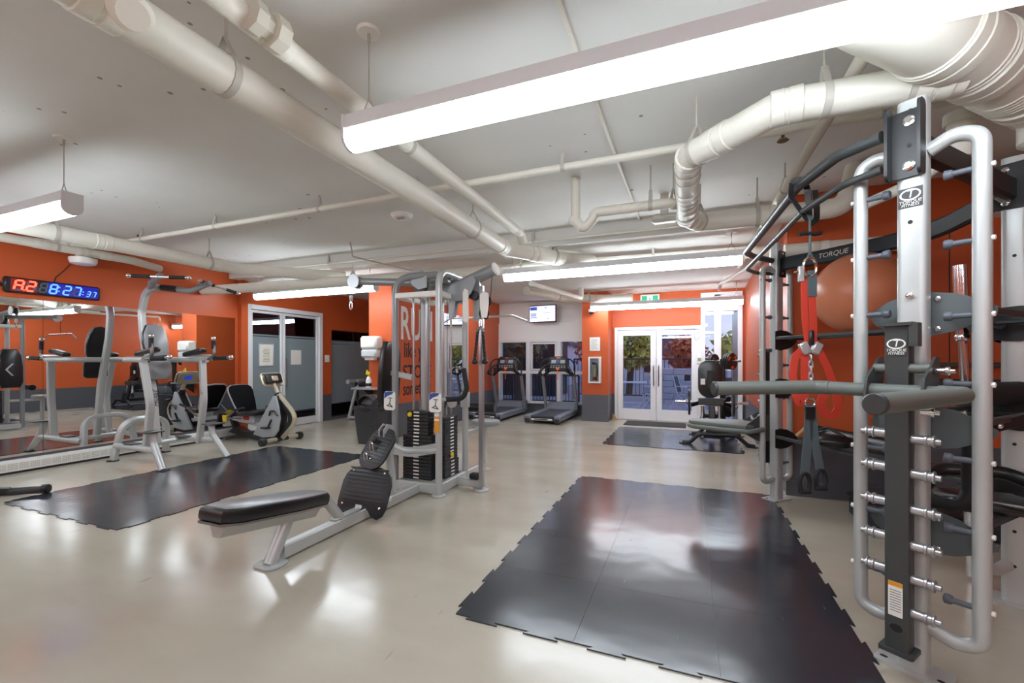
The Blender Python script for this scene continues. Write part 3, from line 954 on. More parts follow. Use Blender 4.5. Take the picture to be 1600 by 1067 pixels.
# ================================================================ PILLAR ITEMS
t = thing('paper_towel_dispenser', 'white paper towel dispenser on the orange pillar', 'dispenser', (-5.25, 6.4, 1.4))
part(G().box((-5.43, 6.20, 1.60), (-5.07, 6.419, 1.83), bev=.035), 'cover', WHITEP, t)
part(G().box((-5.42, 6.21, 1.45), (-5.08, 6.419, 1.60), bev=.03), 'lower_tray', mat('grey_white_plastic', (205, 208, 210), .35), t)
part(G().box((-5.35, 6.25, 1.405), (-5.15, 6.33, 1.46)), 'paper_towel', PAPER, t)
t = thing('wall_shelf', 'small grey shelf on the pillar under the paper towel dispenser', 'shelf', (-5.2, 6.3, .9))
part(G().box((-5.55, 6.12, .885), (-5.0, 6.419, .915), bev=.004), 'board', SILVER2, t)
part(G().prism([(0, 0), (.25, .2), (.25, .22), (0, .22)], (-5.3, 6.418, .665), (0, -1, 0), (0, 0, 1), .02), 'bracket', DGREY, t)
t = thing('spray_bottle', 'spray bottle with yellow trigger on the small pillar shelf', 'bottle', (-5.28, 6.27, .915))
part(G().lathe([(.045, 0), (.05, .01), (.05, .13), (.025, .19), (.016, .2)], (-5.28, 6.27, .915)), 'bottle', WHITEP, t)
part(G().lathe([(.0515, .03), (.0515, .08)], (-5.28, 6.27, .915)), 'label_band', INK, t)
g = G().cyl((-5.28, 6.27, 1.115), (-5.28, 6.27, 1.15), .018, seg=12)
g.prism([(-.035, 0), (.04, .01), (.045, .035), (.0, .06), (-.02, .09), (-.035, .04)], (-5.28, 6.26, 1.145), (1, 0, 0), (0, 0, 1), .022)
part(g, 'trigger_head', YELLOW, t)
# bin
b = thing('waste_bin', 'charcoal plastic waste bin with bag rim beside the cable machine', 'bin', (-5.0, 6.0, 0))
bx, by = -4.98, 5.98
g = G()
def ringr(w, d, z, r=.05, n=4):
    return [(bx + x, by + y, z) for x, y in rrect(-w, -d, w, d, r, n)]
rings = [ringr(.185, .13, .0), ringr(.20, .145, .1), ringr(.25, .18, .60), ringr(.265, .195, .605), ringr(.265, .195, .63), ringr(.24, .17, .63), ringr(.18, .12, .06)]
n = len(rings[0])
vs = [p for r_ in rings for p in r_]
fs = [tuple(i * n + j for i, j in ((k, q), (k, (q + 1) % n), (k + 1, (q + 1) % n), (k + 1, q))) for k in range(len(rings) - 1) for q in range(n)]
fs += [list(range(n))[::-1], [(len(rings) - 1) * n + q for q in range(n)]]
g.add(vs, fs)
part(g, 'body', BINP, b)
g = G()
for k in range(26):
    a = 2 * PI * k / 26; a2 = 2 * PI * (k + 1) / 26
    g.tube([(bx + .255 * math.cos(a), by + .185 * math.sin(a), .575 + .012 * math.sin(5 * a)), (bx + .255 * math.cos(a2), by + .185 * math.sin(a2), .575 + .012 * math.sin(5 * a2))], .02, 6)
part(g, 'bag_rim', VINYL, b)
hood = [(.19 * math.cos(math.radians(a)), .20 * math.sin(math.radians(a))) for a in range(20, 161, 14)]
hood = hood + [(x * .9, y * .9) for x, y in hood[::-1]]
part(G().prism(hood, (bx, by + .10, .625), (1, 0, 0), (0, 0, 1), .26), 'hood', BINP, b)
part(G().prism([(-.24, 0), (-.1, .03), (.0, .0), (.1, .03), (.24, .17), (.24, 0)], (bx, by - .15, .625), (1, 0, 0), (0, 0, 1), .02, 0, (0, 1, 0)), 'hood_front', BINP, b)
part(G().prism([(-.17, 0), (.17, 0), (.16, .10), (.10, .165), (-.10, .165), (-.16, .10)], (bx, by - .05, .66), (1, 0, 0), (0, .35, 1), .012), 'swing_flap', mat('worn_grey_flap', (112, 114, 115), .35), b)
# back extension bench in the corridor
t = thing('back_extension_bench', 'back extension bench with roller pads by the frosted window', 'exercise bench', (-6.9, 8.2, 0))
X0, Y0 = -6.95, 8.15
part(G().rtube([(X0 - .5, Y0, .02), (X0 - .28, Y0, .75), (X0 - .1, Y0, .86)], .06, .06, .05), 'upright', SILVER, t)
part(G().rtube([(X0 - .32, Y0 + .15, .30), (X0 - .42, Y0 + .15, .88)], .05, .06), 'roller_post', BLACKP, t)
for k in (-1, 1):
    part(G().cyl((X0 - .43, Y0 + .15 + k * .05, .9), (X0 - .43, Y0 + .15 + k * .26, .9), .055, seg=14), 'roller_pad', VINYLG, t)
part(G().rtube([(X0 - .5, Y0, .06), (X0 + .65, Y0, .06)], .06, .06), 'base_rail', SILVER, t)
part(G().rtube([(X0 + .62, Y0 - .3, .035), (X0 + .62, Y0 + .3, .035)], .06, .06), 'rear_foot', SILVER, t)
part(G().pad(rrect(-.2, -.16, .2, .16, .05), (X0 + .1, Y0, .84), (1, 0, .25), (0, 1, 0), .07), 'hip_pad', VINYL, t)

# ================================================================ BACK WALL ITEMS
tv = thing('television', 'lit flat television high on the pale wall above the treadmills', 'television', (-3.55, 11.0, 2.4))
TA = V((.995, -.10, 0))
g = G().obox((-3.55, 10.95, 2.62), (.76, .05, .45), TA, (0, 0, 1), bev=.008)
part(g, 'bezel', BLACKP, tv)
o = V((-3.55, 10.95, 2.62)) + V((-.10, -.995, 0)) * .026
part(G().obox(o, (.72, .004, .40), TA), 'screen', SCREEN, tv)
for m_, (dx, dz, w, h) in ((SCRB, (-.25, .14, .2, .09)), (SCRB, (-.25, -.10, .2, .02)), (SCRG, (.1, .15, .08, .05)), (SCRG, (-.25, -.02, .17, .1)), (SCRG, (.1, .02, .4, .02)), (SCRB, (.16, -.13, .03, .03))):
    part(G().obox(o + TA * dx + V((0, 0, dz)) + V((-.10, -.995, 0)) * .003, (w, .002, h), TA), 'screen_block', m_, tv)
part(G().rtube([(-3.55, 11.0, 2.66), (-3.55, 11.19, 2.70)], .1, .1), 'wall_bracket', BLACKP, tv)
fx = thing('extinguisher_cabinet', 'white fire extinguisher cabinet on the orange pillar by the exit', 'cabinet', (-2.0, 10.0, .9))
part(strip(G(), 'x', 9.93, 10.049, -2.13, -1.85, .88, 1.48, .04), 'cabinet_frame', WHITE, fx)
part(G().box((-2.1, 10.035, .9), (-1.88, 10.048, 1.46)), 'back_panel', ALU, fx)
part(G().box((-2.09, 9.945, .92), (-1.89, 9.95, 1.44)), 'glass_door', GLASS, fx)
ex = thing('fire_extinguisher', 'fire extinguisher with cream body and red label inside the white cabinet', 'extinguisher', (-1.99, 9.99, .925))
part(G().lathe([(.04, 0), (.042, .01), (.042, .3), (.03, .34), (.012, .36), (.012, .38)], (-1.99, 9.99, .925), seg=18), 'cylinder', mat('cream_enamel', (205, 190, 140), .4), ex)
part(G().lathe([(.0432, .02), (.0432, .1)], (-1.99, 9.99, .925), seg=18), 'red_band', REDP, ex)
part(G().prism([(-.05, 0), (.05, .02), (.05, .035), (-.05, .06), (-.06, .04)], (-1.99, 9.995, 1.30), (1, 0, 0), (0, 0, 1), .02), 'handle', BLACKP, ex)
part(G().tube([(-1.95, 9.99, 1.31), (-1.92, 9.985, 1.2), (-1.93, 9.985, 1.05)], .009, 8, .03), 'hose', BLACKP, ex)
t = thing('wall_notice', 'crumpled white notice above the fire extinguisher cabinet', 'notice', (-2.0, 10.04, 1.6))
part(G().box((-2.12, 10.04, 1.62), (-1.88, 10.049, 1.93), bev=.002), 'sheet', PAPER, t)
g = G()
for k in range(8):
    g.box((-2.08, 10.0385, 1.66 + k * .03), (-1.93 - .02 * (k % 3), 10.0401, 1.668 + k * .03))
part(g, 'printed_lines', SILVER2, t)
es = thing('exit_sign', 'green running man exit sign above the exit doors', 'sign', (-.9, 10.5, 2.7))
part(G().box((-1.04, 10.54, 2.70), (-.62, 10.62, 2.92), bev=.008), 'case', WHITE, es)
part(G().box((-1.01, 10.535, 2.73), (-.65, 10.541, 2.89)), 'green_face', EXITG, es)
g = G().box((-.89, 10.532, 2.74), (-.77, 10.536, 2.88))
part(g, 'white_doorway', EXITW, es)
g = G().obox((-.83, 10.5305, 2.81), (.03, .002, .06), (1, 0, .3)).obox((-.85, 10.5305, 2.77), (.05, .002, .014), (1, 0, .6)).obox((-.80, 10.5305, 2.77), (.05, .002, .014), (1, 0, -.8)).prism(oval(-.82, 2.858, .014, .014, 10), (0, 10.5312, 0), (1, 0, 0), (0, 0, 1), .002, 0, (0, -1, 0)).obox((-.86, 10.5305, 2.82), (.05, .002, .012), (1, 0, .4))
part(g, 'running_figure', EXITG, es)
t = thing('exit_button', 'small green push button on the white frame right of the exit door', 'button', (.22, 10.6, 1.4))
part(G().box((.17, 10.575, 1.33), (.27, 10.599, 1.50), bev=.005), 'plate', WHITEP, t)
part(G().box((.19, 10.565, 1.39), (.25, 10.576, 1.46), bev=.004), 'push_plate', mat('pale_green', (120, 170, 140), .4), t)
solo(G().prism([(0, 0), (.12, 0), (.02, .14), (0, .14)], (-1.66, 10.46, 0), (1, 0, 0), (0, 0, 1), .05), 'door_wedge', WOODP, 'pale wooden wedge on the floor at the exit door jamb', 'wedge')
t = thing('door_cable_loop', 'looped pale cable hanging from the door closer by the exit', 'cable', (.15, 10.58, 1.85))
part(G().tube([(.17, 10.585, 2.12), (.11, 10.58, 2.0), (.13, 10.58, 1.86), (.18, 10.58, 1.85), (.22, 10.58, 1.92), (.20, 10.585, 2.1)], .008, 6, .05), 'cord', ALU, t)
part(G().box((.13, 10.57, 2.10), (.24, 10.60, 2.16), bev=.006), 'plug', WHITEP, t)

# ================================================================ FLOOR MATS
def tab_edge(L, n, dep):
    """offsets along an edge of length L: dovetail teeth"""
    out = []
    p = L / n
    for k in range(n):
        a = k * p
        out += [(a + p * .30, 0), (a + p * .22, dep), (a + p * .78, dep), (a + p * .70, 0)]
    return out
def mat_tiles(x0, y0, nx, ny, sx_, sy_, label):
    r = thing('rubber_mat', label, 'mat', (x0 + nx * sx_ / 2, y0 + ny * sy_ / 2, 0))
    gp = .0007
    for i in range(nx):
        for j in range(ny):
            xa, ya = x0 + i * sx_ + gp, y0 + j * sy_ + gp
            xb, yb = x0 + (i + 1) * sx_ - gp, y0 + (j + 1) * sy_ - gp
            poly = [(xa, ya)]
            if j == 0: poly += [(xa + t_, ya - d_) for t_, d_ in tab_edge(xb - xa, 2, .022)]
            poly.append((xb, ya))
            if i == nx - 1: poly += [(xb + d_, ya + t_) for t_, d_ in tab_edge(yb - ya, 2, .022)]
            poly.append((xb, yb))
            if j == ny - 1: poly += [(xb - t_, yb + d_) for t_, d_ in tab_edge(xb - xa, 2, .022)]
            poly.append((xa, yb))
            if i == 0: poly += [(xa - d_, yb - t_) for t_, d_ in tab_edge(yb - ya, 2, .022)]
            part(G().prism(poly, (0, 0, 0.0), (1, 0, 0), (0, 1, 0), .008), 'tile', RUB, r)
mat_tiles(-1.19, 2.12, 3, 5, .66, .615, 'big black interlocking rubber mat in the foreground right of the rowing bench')
mat_tiles(-6.24, 2.12, 3, 5, .625, .61, 'black interlocking rubber mat in front of the mirror and knee raise tower')
mat_tiles(-1.33, 7.36, 3, 3, .70, .68, 'far black rubber mat in front of the exit door')
solo(G().box((-1.32, 9.72, 0), (-.05, 10.42, .012), bev=.004), 'doormat', DOORMAT, 'narrow charcoal doormat at the foot of the exit doors', 'doormat')
# ================================================================ KNEE RAISE TOWER
kt = thing('knee_raise_tower', 'silver knee raise and pull up tower standing against the mirror', 'exercise machine', (-6.85, 3.9, 0))
CY = 3.9
for sgn, nm in ((-1, 'n'), (1, 'f')):
    yf = CY + sgn * .42; yu = CY + sgn * .34
    part(G().lathe([(.075, 0), (.075, .012), (.06, .018)], (-6.16, yf, 0)), 'foot_pad', BLACKP, kt)
    part(G().lathe([(.07, 0), (.07, .012), (.055, .018)], (-7.43, CY + sgn * .33, 0)), 'foot_pad', BLACKP, kt)
    part(G().tube([(-6.16, yf, .01), (-6.42, yu - sgn * -.04, .32), (-6.45, yu + sgn * .03, .47)], .042, 12, .12), 'leg', SILVER, kt)
    part(G().pad(rrect(-.09, -.12, .11, .12, .03), (-6.45, yu + sgn * .06, .468), (1, 0, 0), (0, 1, 0), .016, .005), 'step_plate', DGREY, kt)
    part(G().tube([(-6.36, yu + sgn * .05, .24), (-7.36, CY + sgn * .33, .22)], .038, 12), 'side_rail', SILVER, kt)
    part(G().pad(rrect(-.10, -.06, .12, .06, .02), (-7.0, yu - sgn * .02, .262), (1, 0, 0), (0, 1, 0), .016, .005), 'step_plate', DGREY, kt)
    up = part(G().rtube([(-6.66, yu, .2), (-6.56, yu, .80), (-6.65, CY + sgn * .38, 1.40)], .085, .06, .5, (1, 0, 0)), 'upright', SILVER, kt)
    text('HOIST', .085, (-6.551, yu, .80), (0, 0, 1), (0, -1, 0), INK, 'lettering', up, shear=.25)
    yh = CY + sgn * .40
    part(G().tube([(-6.55, yh, 1.42), (-6.08, yh, 1.44)], .022, 10), 'dip_handle', STEEL, kt)
    part(G().cyl((-6.42, yh, 1.426), (-6.14, yh, 1.438), .029, seg=12), 'dip_grip', FOAM, kt)
    part(G().ball((-6.07, yh, 1.44), .034, 12, 8), 'grip_ball', CHROME, kt)
    part(G().tube([(-6.55, yh, 1.42), (-6.42, yh, 1.47), (-6.44, yh, 1.72)], .022, 10, .06), 'horn', STEEL, kt)
    part(G().cyl((-6.436, yh, 1.56), (-6.44, yh, 1.69), .028, seg=12), 'horn_grip', FOAM, kt)
    part(G().ball((-6.44, yh, 1.715), .032, 12, 8), 'grip_ball', CHROME, kt)
    part(G().pad(rrect(-.22, -.055, .22, .055, .045), (-6.70, CY + sgn * .30, 1.485), (1, 0, .16), (0, 1, 0), .06, .02), 'forearm_pad', VINYL, kt)
    part(G().tube([(-6.48, yh, 1.47), (-6.75, CY + sgn * .30, 1.47)], .018, 8), 'pad_bracket', SILVER, kt)
part(G().rtube([(-7.42, CY - .33, .01), (-7.30, CY - .27, .56), (-7.30, CY + .27, .56), (-7.42, CY + .33, .01)], .06, .10, .22, (1, 0, 0), n=7), 'rear_arch', SILVER, kt)
part(G().tube([(-7.05, CY - .33, .22), (-7.05, CY + .33, .22)], .035, 12), 'cross_rail', SILVER, kt)
part(G().tube([(-6.58, CY - .40, 1.41), (-7.16, CY - .36, 1.41), (-7.24, CY, 1.41), (-7.16, CY + .36, 1.41), (-6.58, CY + .40, 1.41)], .038, 12, .18), 'arm_tube', SILVER, kt)
mast = part(G().rtube([(-7.03, CY, .22), (-7.14, CY, 1.0), (-7.36, CY, 1.75), (-7.40, CY, 2.1), (-7.30, CY, 2.40), (-7.05, CY, 2.45)], .085, .075, .28, (0, 1, 0), n=7), 'mast', SILVER, kt)
text('HOIST', .085, (-7.072, CY, .86), (-.14, 0, 1), (0, -1, 0), INK, 'lettering', mast, shear=.25)
part(G().tube([(-7.2, CY, 2.44), (-6.98, CY - .1, 2.47), (-6.72, CY - .24, 2.46), (-6.46, CY - .28, 2.52)], .04, 12, .2), 'pull_up_arm', SILVER2, kt)
part(G().tube([(-7.2, CY, 2.44), (-6.98, CY + .08, 2.44), (-6.66, CY + .22, 2.40), (-6.36, CY + .30, 2.51)], .04, 12, .2), 'pull_up_arm', SILVER2, kt)
part(G().cyl((-7.02, CY + .05, 2.445), (-6.83, CY + .14, 2.425), .046, seg=14), 'logo_sleeve', BLACKP, kt)
for a, b in (((-6.76, 3.41, 2.50), (-6.18, 3.80, 2.50)), ((-6.46, 4.12, 2.53), (-6.42, 4.66, 2.43))):
    a, b = V(a), V(b)
    part(G().cyl(a, b, .017, seg=10), 'pull_up_bar', CHROME, kt)
    for f0, f1 in ((.06, .36), (.68, .94)):
        part(G().cyl(a.lerp(b, f0), a.lerp(b, f1), .024, seg=12), 'pull_up_grip', FOAM, kt)
    for p in (a, b):
        part(G().ball(p, .028, 12, 8), 'grip_ball', CHROME, kt)
bp = [(-.10, 0), (.10, 0), (.135, .1), (.15, .25), (.13, .40), (.085, .5), (.0, .525), (-.085, .5), (-.13, .40), (-.15, .25), (-.135, .1)]
part(G().pad(bp, (-7.04, CY, 1.40), (0, 1, 0), (-.22, 0, 1), .075, .022), 'back_pad', VINYLG, kt)  # grey face is the sheen of a black pad, painted as colour
part(G().pad(rrect(-.14, -.28, .14, -.02, .05), (-7.02, CY, 1.41), (0, 1, 0), (-.06, 0, 1), .075, .022), 'lumbar_pad', VINYLG, kt)  # same painted sheen as the pad above
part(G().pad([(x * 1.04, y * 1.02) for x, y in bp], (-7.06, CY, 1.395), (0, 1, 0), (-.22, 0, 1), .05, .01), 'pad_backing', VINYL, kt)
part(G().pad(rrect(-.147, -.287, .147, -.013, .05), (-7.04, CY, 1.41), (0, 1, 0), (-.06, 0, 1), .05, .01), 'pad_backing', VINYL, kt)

# ================================================================ RECUMBENT BIKE
bk = thing('recumbent_bike', 'recumbent exercise bike with black mesh seat by the frosted door', 'exercise bike', (-7.0, 5.45, 0))
BY = 5.45
part(G().cyl((-6.43, BY - .33, .07), (-6.43, BY + .33, .07), .034, seg=14), 'front_stabilizer', CREAMP, bk)
part(G().cyl((-6.43, BY - .11, .07), (-6.43, BY + .11, .07), .04, seg=14), 'stabilizer_clamp', BLACKP, bk)
for s in (-1, 1):
    part(G().lathe([(.045, -.05), (.062, -.04), (.068, 0), (.062, .04), (.045, .05)], (-6.43, BY + s * .36, .068), (0, 1, 0), 14), 'wheel', PLASTK, bk)
part(G().prism([(-.68, .12), (.02, .02), (.48, .05), (.5, .16), (.1, .17), (-.35, .14), (-.55, .22)], (-6.95, BY - .09, 0), (1, 0, 0), (0, 0, 1), -.18), 'base_cover', PLASTK, bk)
part(G().rtube([(-7.66, BY, .42), (-7.50, BY, .10), (-7.0, BY, .08), (-6.45, BY, .09)], .12, .055, .1), 'main_frame', PLASTK, bk)
part(G().rtube([(-7.5, BY - .26, .045), (-7.5, BY + .26, .045)], .07, .06), 'rear_stabilizer', STEEL, bk)
part(G().rtube([(-7.58, BY, .36), (-6.75, BY, .26)], .10, .07), 'seat_rail', BIKES, bk)
sh = [(-.54, .12), (-.06, .80), (.0, .80), (.06, .62), (.10, .42), (.06, .22), (-.04, .11), (-.3, .08)]
for s in (-1, 1):
    part(G().pad([(x, z) for x, z in (sh if s < 0 else sh)], (-6.45, BY + s * .075 + (.0 if s < 0 else .0), 0), (1, 0, 0), (0, 0, 1), .035, .012), 'shroud', BIKES, bk)
part(G().prism([(x * .98, z) for x, z in sh], (-6.45, BY + .07, 0), (1, 0, 0), (0, 0, 1), .14), 'shroud_core', PLASTK, bk)
part(G().rtube([(-6.42, BY, .08), (-6.04, BY, .42), (-6.50, BY, .82)], .08, .085, .22, (0, 1, 0), n=8, ch=.4), 'front_post', CREAMP, bk)
part(G().rtube([(-6.48, BY, .07), (-6.12, BY, .42), (-6.56, BY, .82)], .11, .06, .22, (0, 1, 0), n=8), 'front_post_trim', PLASTK, bk)
part(G().tube([(-6.48, BY, .77), (-6.64, BY, 1.04)], .034, 14), 'console_mast', CREAMP, bk)
part(G().lathe([(.042, 0), (.044, .01), (.044, .06), (.04, .07)], (-6.485, BY, .78), (-.5, 0, 1), 14), 'mast_collar', PLASTK, bk)
co = V((-6.66, BY, 1.07)); cu = V((-.45, 0, 1)).normalized()
loop = [co + V((0, x, 0)) + cu * y for x, y in rrect(-.20, -.115, .20, .115, .06, 4)]
part(G().tube(loop + [loop[0]], .014, 8), 'console_handle', CREAMP, bk)
con = part(G().pad(rrect(-.15, -.085, .15, .085, .03), co + V((.015, 0, .01)), (0, 1, 0), cu, .05, .012), 'console', BLACKP, bk)
part(G().pad(rrect(-.175, -.10, .175, .10, .03), co + V((-.03, 0, -.01)), (0, 1, 0), cu, .02, .006), 'console_rim', CREAMP, con)
part(G().pad(rrect(-.06, -.03, .06, .05, .01), co + V((-.045, 0, -.017)), (0, 1, 0), cu, .016, .003), 'display', LCD, con)
part(G().pad(rrect(-.06, -.05, .06, .04, .02), co + V((.05, 0, .02)), (0, 1, 0), cu, .03, .008), 'rear_cover', CREAMP, con)
bpoly = [(-.17, 0), (.17, 0), (.20, .15), (.225, .38), (.21, .46), (.15, .5), (0, .51), (-.15, .5), (-.21, .46), (-.225, .38), (-.20, .15)]
part(G().pad(bpoly, (-7.27, BY, .50), (0, 1, 0), (-.48, 0, 1), .03, .012), 'backrest_mesh', MESHB, bk)
rim = [V((-7.27, BY, .50)) + V((0, x * 1.02, 0)) + V((-.48, 0, 1)).normalized() * y for x, y in bpoly]
part(G().tube(rim + [rim[0]], .013, 8), 'backrest_rim', BIKES, bk)
part(G().pad([(-.2, -.2), (.14, -.2), (.2, -.12), (.22, 0), (.2, .12), (.14, .2), (-.2, .2), (-.24, 0)], (-7.06, BY, .44), (1, 0, .06), (0, 1, 0), .085, .03), 'seat_cushion', VINYL, bk)
part(G().box((-7.3, BY - .08, .30), (-6.98, BY + .08, .44), bev=.01), 'seat_carriage', BIKES, bk)
part(G().box((-7.24, BY - .10, .36), (-7.12, BY - .075, .42), bev=.004), 'adjust_lever', REDP, bk)
for s in (-1, 1):
    part(G().tube([(-7.28, BY + s * .1, .38), (-7.4, BY + s * .30, .40), (-7.15, BY + s * .31, .56), (-6.95, BY + s * .30, .60)], .014, 8, .05), 'side_handle', STEEL, bk)
    part(G().cyl((-7.17, BY + s * .31, .55), (-6.96, BY + s * .30, .598), .02, seg=10), 'side_grip', FOAM, bk)
    part(G().lathe([(.034, 0), (.044, .11), (.039, .11), (.03, .012)], (-7.46, BY + s * .27, .34), seg=14), 'cup_holder', YELLOW, bk)
    part(G().rtube([(-6.52, BY + s * .13, .40), (-6.52 + s * .08, BY + s * .13, .40 + s * .13)], .03, .016), 'crank', BLACKP, bk)
    part(G().box((-6.60 + s * .08, BY + s * .14 - .05 + s * .03, .38 + s * .13), (-6.46 + s * .08, BY + s * .14 + .05 + s * .03, .41 + s * .13), bev=.008), 'pedal', PLASTK, bk)
part(G().tube([(-6.56, BY - .135, .47), (-6.52, BY - .15, .55), (-6.42, BY - .15, .55), (-6.36, BY - .14, .47)], .014, 8, .04), 'pedal_strap', PLASTK, bk)

# ================================================================ MULTI STATION CABLE MACHINE
mg = thing('cable_machine', 'tall silver multi station cable machine with weight stacks', 'exercise machine', (-2.66, 4.2, 0))
F1, F2, R1, R2 = (-2.93, 3.9), (-2.39, 3.905), (-2.95, 4.55), (-2.41, 4.52)
def pt(c, z): return (c[0], c[1], z)
part(G().tube([pt(F1, 0), pt(F1, 2.29), (-2.45, 4.0, 2.31)], .036, 14, .20, n=8), 'post', SILVER2, mg)
part(G().tube([pt(F2, 0), pt(F2, 2.33), pt(R2, 2.33), pt(R2, 0)], .036, 14, .17, n=8), 'post', SILVER, mg)
part(G().tube([pt(R1, 0), pt(R1, 2.29), (-2.45, 4.45, 2.31)], .036, 14, .20, n=8), 'post', SILVER2, mg)
for c in (F1, F2, R1, R2):
    part(G().lathe([(.075, 0), (.075, .012), (.05, .02)], pt(c, 0), seg=16), 'base_plate', SILVER, mg)
for a, b in ((F1, F2), (F2, R2), (R1, R2), (F1, R1)):
    part(G().rtube([pt(a, 2.09), pt(b, 2.09)], .06, .06), 'top_rail', WHITEP, mg)
    part(G().rtube([pt(a, .07), pt(b, .07)], .05, .10), 'base_rail', SILVER, mg)
part(G().tube([(-2.93, 4.22, 2.29), (-2.45, 4.22, 2.30)], .04, 12), 'top_beam', SILVER2, mg)
part(G().tube([(-2.75, 4.2, 2.27), (-3.66, 4.18, 2.345)], .043, 14), 'left_arm', SILVER2, mg)
for y in (4.13, 4.21):
    part(G().prism(oval(0, 0, .085, .085, 20), (-3.70, y, 2.34), (1, 0, 0), (0, 0, 1), .014), 'pulley_plate', ALU, mg)
part(G().lathe([(.07, 0), (.055, .012), (.055, .025), (.07, .037)], (-3.70, 4.15, 2.34), (0, 1, 0), 18), 'pulley', BLACKP, mg)
part(G().cyl((-3.77, 4.17, 2.33), (-3.775, 4.17, 2.17), .004, seg=6), 'cable', DARK, mg)
part(G().lathe([(.012, 0), (.02, .01), (.02, .07), (.01, .08)], (-3.775, 4.17, 2.11), seg=10), 'cable_stop', ALU, mg)
link = [(-3.775 + .02 * math.cos(a), 4.17, 2.06 + .048 * math.sin(a)) for a in [k * PI / 6 for k in range(13)]]
part(G().tube(link, .006, 6), 'carabiner', CHROME, mg)
part(G().tube([(-2.44, 4.3, 2.20), (-1.90, 4.24, 2.37)], .066, 14), 'right_arm', SILVER2, mg)
part(G().lathe([(.068, 0), (.072, .01), (.06, .022)], (-1.905, 4.24, 2.369), (.54, -.06, .165), 14), 'arm_cap', WHITEP, mg)
# pulley brackets under the top
for c, r, y in (((-2.66, 2.20), .085, 3.95), ((-2.60, 2.20), .075, 4.38)):
    for k in (0, .06):
        part(G().prism([(-.09, -.02), (-.09, .12), (.0, .14), (.1, .06), (.1, -.06), (.0, -.08)], (c[0], y + k, c[1] + .03), (1, 0, 0), (0, 0, 1), .01), 'bracket_plate', SILVER2, mg)
    part(G().lathe([(r, 0), (r * .8, .012), (r * .8, .03), (r, .042)], (c[0], y + .008, c[1]), (0, 1, 0), 20), 'pulley', PLASTK, mg)
for k_y in (4.13, 4.20):
    bp_ = part(G().prism([(.0, .08), (.26, .17), (.30, .10), (.24, -.02), (.16, -.09), (.05, -.10), (.02, -.26), (-.03, -.28), (-.03, .06)], (-2.37, k_y, 2.13), (1, 0, 0), (0, 0, 1), .01), 'bracket_plate', SILVER2, mg)
    for x_, z_, r_ in ((.20, .07, .028), (.06, .03, .02), (.0, -.2, .01), (.0, -.1, .01)):
        part(G().prism(oval(-2.37 + x_, 2.13 + z_, r_, r_, 14), (0, k_y - .001, 0), (1, 0, 0), (0, 0, 1), .0005, 0, (0, -1, 0)), 'plate_hole', BLACKP, bp_)
pl_ = part(G().prism(rrect(-.04, -.24, .035, .24, .015), (-2.105, 4.215, 2.06), (1, 0, 0), (0, 0, 1), .012), 'column_plate', SILVER2, mg)
for q_ in range(6):
    part(G().prism(oval(-2.105, 1.86 + q_ * .075, .010, .010, 12), (0, 4.214, 0), (1, 0, 0), (0, 0, 1), .0005, 0, (0, -1, 0)), 'plate_hole', BLACKP, pl_)
part(G().prism([(.0, .10), (.04, .08), (.05, -.22), (.02, -.26), (-.02, -.24), (-.02, .06)], (-2.20, 4.12, 2.06), (1, 0, 0), (0, 0, 1), .012), 'pulley_cover', WHITEP, mg)
part(G().lathe([(.07, 0), (.055, .01), (.055, .022), (.07, .032)], (-2.22, 4.185, 2.2), (0, 1, 0), 18), 'pulley', PLASTK, mg)
part(G().lathe([(.05, 0), (.04, .01), (.04, .022), (.05, .032)], (-2.12, 4.16, 2.09), (0, 1, 0), 18), 'pulley', PLASTK, mg)
# chrome column with rope
part(G().rtube([(-2.07, 4.25, .04), (-2.07, 4.25, 2.2)], .05, .05, ch=.12), 'pulley_column', STEEL2, mg)
part(G().rtube([(-2.42, 4.28, .07), (-2.07, 4.25, .07)], .05, .09), 'column_base', SILVER, mg)
part(G().lathe([(.085, 0), (.085, .012), (.05, .02)], (-2.07, 4.24, 0), seg=16), 'base_plate', SILVER, mg)
part(G().box((-2.2, 4.20, .115), (-2.09, 4.29, .18), bev=.015), 'column_stop', BLACKP, mg)
part(G().prism([(-.03, -.13), (.03, -.13), (.05, .02), (.05, .12), (.0, .15), (-.05, .12), (-.05, .0)], (-2.0, 4.18, 1.98), (1, 0, 0), (0, 0, 1), .012), 'pulley_guard', WHITEP, mg)
part(G().lathe([(.06, 0), (.048, .01), (.048, .022), (.06, .032)], (-2.0, 4.195, 2.03), (0, 1, 0), 18), 'pulley', BLACKP, mg)
part(G().lathe([(.055, 0), (.045, .01), (.045, .022), (.055, .032)], (-2.02, 4.195, 1.90), (0, 1, 0), 18), 'pulley', BLACKP, mg)
part(G().lathe([(.03, 0), (.03, .03), (.018, .035), (.018, .06)], (-2.02, 4.24, 1.87), (.6, -.8, -.2), 12), 'adjust_knob', BLACKP, mg)
part(G().cyl((-1.93, 4.22, 2.33), (-1.94, 4.2, 2.05), .004, seg=6), 'cable', DARK, mg)
link = [(-2.04 + .014 * math.cos(a), 4.17, 1.79 + .04 * math.sin(a)) for a in [k * PI / 6 for k in range(13)]]
part(G().tube(link, .006, 6), 'carabiner', CHROME, mg)
part(G().rtube([(-2.40, 4.50, 1.03), (-2.40, 4.50, .86)], .09, .09), 'press_bracket', SILVER, mg)
part(G().tube([(-2.40, 4.3, 1.32), (-2.27, 4.22, 1.30)], .018, 8), 'press_arm', STEEL, mg)
part(G().tube([(-2.27, 4.22, 1.31), (-2.22, 4.20, 1.10), (-2.24, 4.15, .99), (-2.36, 3.99, .99)], .028, 12, .1), 'press_handle', FOAM, mg)
